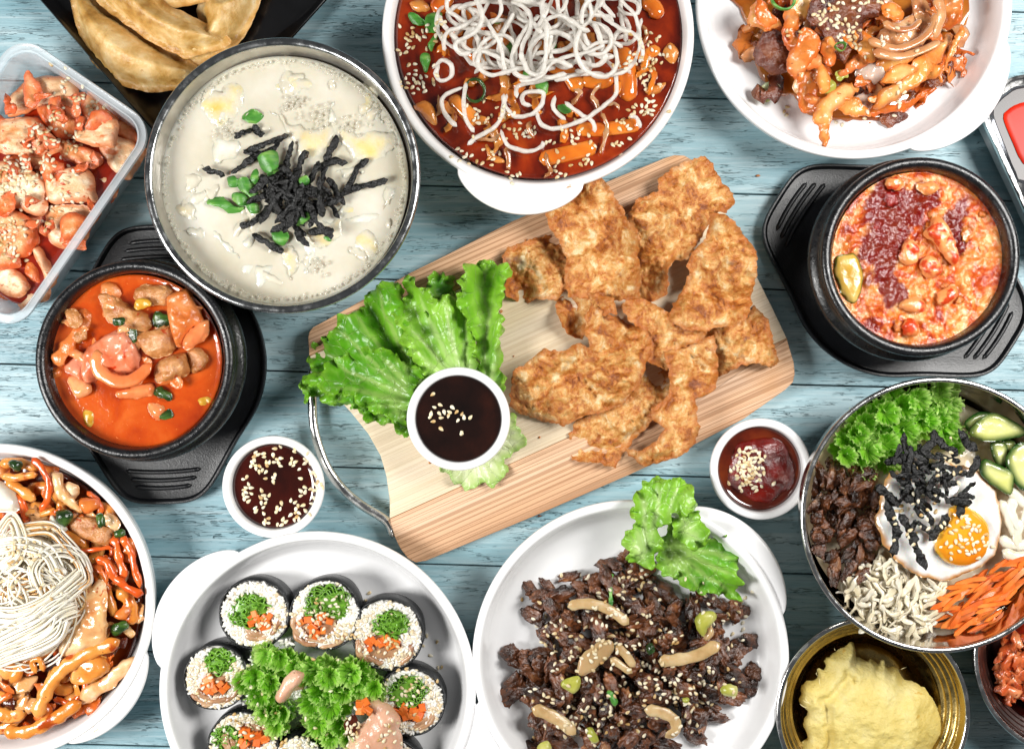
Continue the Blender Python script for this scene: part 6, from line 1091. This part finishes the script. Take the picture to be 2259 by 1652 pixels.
x, y = C_noo; T(disc('brown_sauce', (x, y, .62), 2.95, mat('noodle_plate_sauce', ['#3a0f04', '#6e2408', '#93400f'], 1.2, 4, rough=.1, coat=.8), nz=((.05, 1.5),), g=.1), 'dark red brown sauce pooled on the noodle plate', 'sauce')
for i in range(95):
    t = rng.uniform(-1.7, 1.7); q = rng.uniform(1.2, 2.85); px_, py_ = x+q*math.cos(t), y+q*math.sin(t); an = t+1.57+rng.gauss(0, .8); l = rng.uniform(.2, .5); z_ = .78+.4*rng.random()*(1-.5*abs(q-2)/1.)
    m = rng.choice([jj, jr, jr, jc, jd, jj, cab2]); nm = {id(jj): ('carrot_strip', 'orange carrot strip in the saucy vegetables of the noodle plate', 'carrot'), id(jr): ('rice_cake', 'saucy rice cake stick among the vegetables of the noodle plate', 'rice cake'), id(jc): ('cabbage_shred', 'pale cabbage shred among the vegetables of the noodle plate', 'cabbage'), id(jd): ('meat_shred', 'dark saucy meat shred on the noodle plate', 'meat'), id(cab2): ('cabbage_shred', 'orange cabbage shred among the vegetables of the noodle plate', 'cabbage')}[id(m)]
    P = [(px_, py_, z_), (px_+l*math.cos(an), py_+l*math.sin(an), z_+.06), (px_+1.8*l*math.cos(an+.5), py_+1.8*l*math.sin(an+.5), z_-.02)]
    P = [(a, b, c) if math.hypot(a-x, b-y) < 2.95 else (x+(a-x)*2.95/math.hypot(a-x, b-y), y+(b-y)*2.95/math.hypot(a-x, b-y), c) for a, b, c in P]
    T(tube(nm[0], P, rng.uniform(.06, .1) if m is jj else rng.uniform(.1, .17), m, h=.06 if m in (jr, jj) else .03, twist=rng.uniform(-1.3, 1.3) if m not in (jr,) else 0, jit=.03 if m in (jr, jj) else .11, nz=.2), nm[1], nm[2], nm[2]+' pieces on the noodle plate '+('' if m is not cab2 else 'orange'))
leafy(46, 'J', '-20,130 250,160 480,330 640,500 720,750 700,1000 620,1220 420,1420 150,1540 -20,1560 -20,1250 280,1150 440,900 470,700 300,500 100,420 -20,400', 30, 85, .95, 1.2, [jc, cab2, jr, cab2, jd], 'vegetable_leaf', 'saucy crumpled leaf on the noodle plate', 'vegetable', 'crumpled leaves of the noodle plate')
for nm, cat, s, z, w_, h, m, lab in (('carrot_strip', 'carrot', '170,120 225,180 255,260 245,340 212,400', 1.3, 7, 5, jj, 'long curved carrot strip at the top of the noodle plate'), ('carrot_strip', 'carrot', '640,530 690,620 710,710 740,800', 1.2, 8, 5, jj, 'red carrot strip along the right rim of the noodle plate'), ('carrot_strip', 'carrot', '600,530 620,620 655,760', 1.15, 9, 5, jj, 'inner carrot strip parallel to the right rim of the noodle plate'),
    ('rice_cake', 'rice cake', '500,650 555,665 600,740 670,800 752,838', 1.25, 9, 7, jj, 'bent orange stick pointing at the right rim of the noodle plate'), ('carrot_strip', 'carrot', '380,618 480,602 592,590', 1.25, 5, 4, jj, 'straight carrot strip right of the noodle nest'), ('rice_cake', 'rice cake', '190,1490 230,1380 300,1260 420,1170 560,1110 628,1080', 1.25, 15, 9, jr, 'longest glossy rice cake curving below the noodle nest'),
    ('rice_cake', 'rice cake', '20,1560 140,1560 290,1490 425,1400', 1.15, 14, 9, jr, 'thick rice cake along the bottom rim of the noodle plate'), ('rice_cake', 'rice cake', '530,700 560,820 605,960', 1.1, 11, 8, jr, 'rice cake standing left of the red carrot strip'), ('rice_cake', 'rice cake', '620,810 680,880 700,1000', 1.05, 14, 9, jr, 'wide rice cake by the right rim of the noodle plate'), ('rice_cake', 'rice cake', '60,1300 110,1220 180,1170 260,1130 320,1070', 1.15, 11, 8, jr, 'rice cake under the lower edge of the noodle nest'),
    ('rice_cake', 'rice cake', '0,150 90,145 200,175', 1.1, 11, 8, jr, 'rice cake at the top left of the noodle plate'), ('rice_cake', 'rice cake', '0,215 100,218 195,205', 1.2, 8, 6, jr, 'thin rice cake parallel to the top one on the noodle plate'), ('rice_cake', 'rice cake', '30,240 110,290 190,340', 1.15, 11, 7, jr, 'rice cake slanting right of the boiled egg'), ('rice_cake', 'rice cake', '-20,1390 20,1375 45,1395', 1.1, 11, 8, jr, 'short rice cake at the left edge below the nest'), ('rice_cake', 'rice cake', '-20,1480 40,1470 80,1500', 1.1, 14, 9, jr, 'pale rice cake end at the lower left edge of the picture'),
    ('rice_cake', 'rice cake', '120,410 210,410 300,395', 1.15, 8, 5, jr, 'slim rice cake above the noodle nest'), ('rice_cake', 'rice cake', '290,510 380,540 455,580', 1.15, 11, 7, jr, 'rice cake at the upper right of the noodle nest'), ('fish_cake', 'fish cake', '190,1250 170,1190 210,1180 230,1240', 1.3, 6, 5, jr, 'small looped fish cake tube below the noodle nest')):
    T(strip(nm, 'J', s, z, w_, m, h=h, sides=12, taper=.35, nz=.3, jit=.035), lab, cat, 'traced sticks of the noodle plate')
for nm, cat, s, z, m, lab in (('cabbage_leaf', 'cabbage', '260,200 320,205 360,300 440,400 400,405 320,345 270,280', 1.2, jc, 'yellowish cabbage leaf at the top of the noodle plate'), ('cabbage_leaf', 'cabbage', '395,880 430,820 520,765 552,800 562,960 550,1090 450,1130 370,1165 305,1140 340,1040 375,950', 1.3, jc, 'large white cabbage sheet spotted with sauce beside the noodle nest'), ('rice_cake', 'rice cake', '370,1280 400,1205 500,1145 560,1180 575,1240 480,1305 400,1318', 1.15, jr, 'plump orange rice cake below the white cabbage sheet'),
    ('cabbage_piece', 'cabbage', '420,340 500,335 520,380 470,420 430,400', 1.1, cab2, 'crumpled orange cabbage at the upper right of the noodle plate'), ('cabbage_piece', 'cabbage', '545,410 600,415 635,470 600,505 560,480', 1.05, jc, 'pale crumpled cabbage near the upper right rim'), ('meat_piece', 'meat', '360,460 420,430 500,440 590,520 560,580 480,560 390,520', 1.15, sm, 'brown saucy meat piece right of the noodle nest'), ('garlic_slice', 'garlic', '258,440 280,418 350,480 340,510 262,485', 1.25, white, 'white slice above the noodle nest'),
    ('cabbage_piece', 'cabbage', '440,1320 500,1300 620,1200 700,1165 712,1190 640,1290 500,1390 430,1420 418,1370', 1.05, jc, 'ragged pale cabbage at the lower right rim of the noodle plate'), ('scallion_piece', 'scallion', '45,140 75,122 115,150 90,185 50,165', 1.3, sg, 'dark green scallion at the top of the noodle plate'), ('scallion_piece', 'scallion', '295,400 350,395 380,430 340,480 300,450', 1.3, sg, 'dark scallion tangle above the nest'), ('scallion_piece', 'scallion', '505,420 540,415 550,470 520,490', 1.3, sg, 'dark scallion near the brown meat piece'), ('scallion_piece', 'scallion', '590,990 660,975 680,1010 620,1050 580,1030', 1.15, sg, 'dark wilted scallion by the right rim'), ('scallion_piece', 'scallion', '600,500 645,495 650,530 610,540', 1.2, sg, 'dark scallion at the upper end of the carrot strips')):
    piece(nm, 'J', s, z, m, lab, cat, 'traced pieces of the noodle plate', H_=.09, nz=((.10, 1.6), (.05, 5)), jag=.07, bend=(rng.randrange(180), -.2))
piece('boiled_egg', 'J', '-60,240 0,238 60,275 105,335 107,380 80,405 0,405 -60,400', 1.15, white, 'half boiled egg white at the left edge of the noodle plate', 'egg', None, H_=.3, w=.4, nz=((.01, 1),), jag=0)
nd = mat('wheat_noodle', ['#e6d9b8', '#eee5d0', '#f4eee0'], 3, 3, rough=.3, sss=.4, ssc=.12, coat=.25, bump=.003, bsc=6, scol=(1, .85, .6)); nd2 = mat('tinted_noodle', ['#b87838', '#d4a265', '#e2c090'], 2, 3, rough=.25, sss=.35, ssc=.12, coat=.3)
LNN = 'thin white wheat noodle strand in the nest on the left plate'; cxn, cyn = 110, 850
nr2 = random.Random(12)
for i in range(150):
    m = nd if nr2.random() < .86 else nd2; kx_ = nr2.random(); a0 = nr2.random()*6.28; R0 = 330*math.sqrt(nr2.uniform(.03, .95)); ecc = nr2.uniform(.5, 1); th0 = nr2.random()*3.14; sp_ = nr2.uniform(1.3, 3.6); ox, oy = nr2.gauss(0, 60), nr2.gauss(0, 60); P = []
    for u in np.linspace(0, 1, 12):
        a = a0+sp_*u; r = R0*(1+.12*math.sin(u*7+i)); ux, uy = r*math.cos(a), r*ecc*math.sin(a); X_, Y_ = cxn+ox+ux*math.cos(th0)-uy*math.sin(th0), cyn+oy+ux*math.sin(th0)+uy*math.cos(th0)
        d = math.hypot((X_-cxn)/345, (Y_-cyn)/400)
        if d > 1: X_, Y_ = cxn+(X_-cxn)/d, cyn+(Y_-cyn)/d; d = 1
        px, py = Q('J', '%g,%g' % (X_, Y_))[0]; P.append(W(px, py, 1.2+.62*(1-d*d)+.1*math.sin(i*1.7+u*3)+.08*(i/150)))
    v, f = tube_vf(P, .022, sides=6, taper=.1, sp=.08); T(add('wheat_noodle', v, f, m), LNN if m is nd else 'sauce tinted wheat noodle strand in the nest on the left plate', 'noodle', 'wheat noodles' if m is nd else 'tinted wheat noodles')
# bundles of parallel strands give the nest its combed look
for bnd, (s, n_, of) in enumerate((('470,730 430,640 340,600 250,620 180,700 200,800', 8, 9), ('0,520 60,440 100,540 80,640 0,700', 8, 10), ('-40,1120 80,1060 200,1000 300,920 400,880', 16, 10), ('-40,1190 60,1150 180,1110 290,1050 330,960', 12, 9), ('-40,960 100,960 250,900 380,800 450,740', 12, 9), ('120,500 260,490 340,560 420,660 455,760 400,800', 9, 8), ('-40,600 100,580 240,620 300,720', 8, 11))):
    base = np.array(Q('J', s))
    for k_ in range(int(n_*1.35)):
        tg = np.gradient(base, axis=0); nm_ = np.c_[-tg[:, 1], tg[:, 0]]; nm_ /= np.hypot(*nm_.T)[:, None]; o_ = base+nm_*((k_/1.35-n_/2)*of*.42+nr2.uniform(-1.2, 1.2))+np.array([nr2.uniform(-2, 2), nr2.uniform(-2, 2)]); P = []
        for q_i, (a, b) in enumerate(o_):
            X_, Y_ = (a-0)/.41878, (b-960.1)/.41878; d = min(1, math.hypot((X_-cxn)/380, (Y_-cyn)/420)); P.append(W(a, b, 1.36+.62*(1-d*d)+.05*math.sin(k_*1.3+q_i)))
        m = nd2 if bnd == 5 and k_ % 2 else nd
        v, f = tube_vf(P, .023, sides=6, taper=.1, sp=.08); T(add('wheat_noodle', v, f, m), LNN if m is nd else 'sauce tinted wheat noodle strand in the nest on the left plate', 'noodle', 'wheat noodles' if m is nd else 'tinted wheat noodles')
x, y, _ = at('J', cxn, cyn, 1.3); blob('noodle_core', nd, (x, y, 1.1), (1.3, 1.4, .6), amp=.05, sub=4); T(bpy.data.objects['noodle_core'], 'packed middle of the white noodle nest on the left plate', 'noodle')
seeds('J', '60,620 100,640 150,600 30,660 180,640 90,560 230,550 300,700 270,800', 60, 45, 1.9, 'white sesame seed on the white wheat noodles', False)

for a, b, lab in ((1672, 388, 'pale crumb on the blue table left of the right pot tray'), (1190, 1138, 'dark speck on the blue table under the board edge'), (508, 1258, 'small white crumb on the blue table above the roll plate'), (1838, 942, 'tiny brown crumb on the blue table above the mixed rice bowl')):
    T(blob('crumb', chip if 'dark' not in lab else beef, W(a, b, .02), (.055, .025, .02), amp=.4, sub=2), lab, 'crumb')
for i in range(14):
    a, b = (1011+rng.gauss(260, 190), 700+rng.gauss(90, 120)); 
    T(blob('batter_crumb', chip, W(a, b, .515), (rng.uniform(.015, .035),)*3, amp=.4, sub=2), 'tiny fried batter crumb dropped on the bamboo board', 'crumb', 'batter crumbs on the board')
# ================================================================ labels that single each piece out by where it lies in its dish
DISHES = [(CS, 2.7), (CP1, 2.0), (CP2, 2.0), (C_tt, 3.2), (C_stir, 3.3), (C_beef, 3.3), (C_kim, 3.3), (C_noo, 3.3), (CB, 2.7), (CM, 2.), (CK, 2.), ((float(cc[0]), float(cc[1])), 3.)]
SH = {'dark browned beef strip in the heap on the round white plate': 'dark browned beef strip on the white plate', 'thin white wheat noodle strand in the nest on the left plate': 'thin white wheat noodle on the left plate', 'white sesame seed floating in the soy sauce cup': 'white sesame seed in the soy sauce cup', 'thin folded red kimchi leaf in the clear container': 'thin folded red kimchi leaf in the container', 'white puffed crispy noodle strand in the nest on the red sauce bowl': 'white crispy noodle strand on the red sauce', 'pale glossy kimchi cabbage stem dusted with sesame in the clear container': 'pale glossy kimchi stem in the clear container', 'shredded roasted seaweed strip on the fried egg of the mixed rice bowl': 'roasted seaweed strip on the fried egg', 'dark red chilli clump on the soft tofu stew': 'dark red chilli clump on the tofu stew', 'bright green scallion cut beside the seaweed on the milky soup': 'bright green scallion cut on the milky soup', 'orange shred deep in the stir fried cabbage heap': 'orange shred in the stir fried cabbage', 'dark meat shred deep in the stir fried cabbage heap': 'dark meat shred in the stir fried cabbage', 'brown beef strip at the left side of the mixed rice bowl': 'brown beef strip in the mixed rice bowl', 'pale seasoned radish shred at the bottom of the mixed rice bowl': 'pale radish shred in the mixed rice bowl', 'saucy rice cake stick among the vegetables of the noodle plate': 'saucy rice cake stick on the noodle plate', 'orange carrot strip in the saucy vegetables of the noodle plate': 'orange carrot strip on the noodle plate', 'pale cabbage shred among the vegetables of the noodle plate': 'pale cabbage shred on the noodle plate', 'orange cabbage shred among the vegetables of the noodle plate': 'orange cabbage shred on the noodle plate', 'sauce tinted wheat noodle strand in the nest on the left plate': 'sauce tinted noodle strand on the left plate', 'brown sauce drip on the white plate below the cabbage heap': 'brown sauce drip on the cabbage plate', 'white sesame seed on the black dipping sauce': 'white sesame seed on the black sauce', 'red kimchi shred in the dark bowl at the right edge': 'red kimchi shred in the dark bowl'}
def refine_labels():
    by = {}
    for o in bpy.data.objects:
        if o.parent is None and 'category' in o and 'label' in o and o.get('kind') is None: by.setdefault((o['label'], o.get('group')), []).append(o)
    for (lab, g), L in by.items():
        if len(L) < 2 or len(L) > 300: continue
        for o in L:
            x, y = o.location.x/S, o.location.y/S; (c, R) = min(DISHES, key=lambda d: math.hypot(x-d[0][0], y-d[0][1])/d[1])
            d = math.hypot(x-c[0], y-c[1])/R; hr = int(round((math.degrees(math.atan2(x-c[0], y-c[1])) % 360)/30)) % 12 or 12
            zn = 'near the middle' if d < .33 else ('halfway out' if d < .66 else 'near the rim')
            tail = ' at %d o\'clock %s' % (hr, zn); n = len((lab+tail).split())
            o['label'] = SH.get(lab, lab)+tail
refine_labels()
# ================================================================ sesame seeds, dropped on whatever lies below them
bpy.context.view_layer.update(); dg = bpy.context.evaluated_depsgraph_get()
rest = []; nind = 0
for (x, y, lab, indiv) in SEEDREQ:
    hit, loc, nrm, *_r = sc.ray_cast(dg, Vector((x*S, y*S, 4.2*S)), Vector((0, 0, -1)), distance=5*S)
    if not hit: continue
    n = nrm if nrm.z > 0 else -nrm
    n = (n*.7+Vector((0, 0, .5))).normalized()
    qt = n.to_track_quat('Z', 'Y')@Euler((rng.uniform(-.25, .25), rng.uniform(-.25, .25), rng.random()*6.28)).to_quaternion()
    p = loc+n*(.012*S); k = rng.uniform(.85, 1.12)
    if indiv:
        o = bpy.data.objects.new('sesame_seed', seed0_me); sc.collection.objects.link(o); o.location = p; o.rotation_euler = qt.to_euler(); o.scale = (k, k, k)
        tag(o, lab, 'sesame seed', lab.replace('white sesame seed', 'sesame seeds')); nind += 1
    else:
        M_ = np.array(qt.to_matrix()); rest.append(((q2_*k)@M_.T+np.array(p)/S, sf2))
if rest:
    v, f = joinvf(rest); o = add('sesame_seeds', v, f, seedm); tag(o, 'smaller white sesame seeds scattered over all the dishes', 'sesame', None, 'stuff')
print('seeds', nind, len(rest), 'objects', len(bpy.data.objects), 'tris', sum(len(o.data.polygons) for o in bpy.data.objects if o.type == 'MESH')*2)
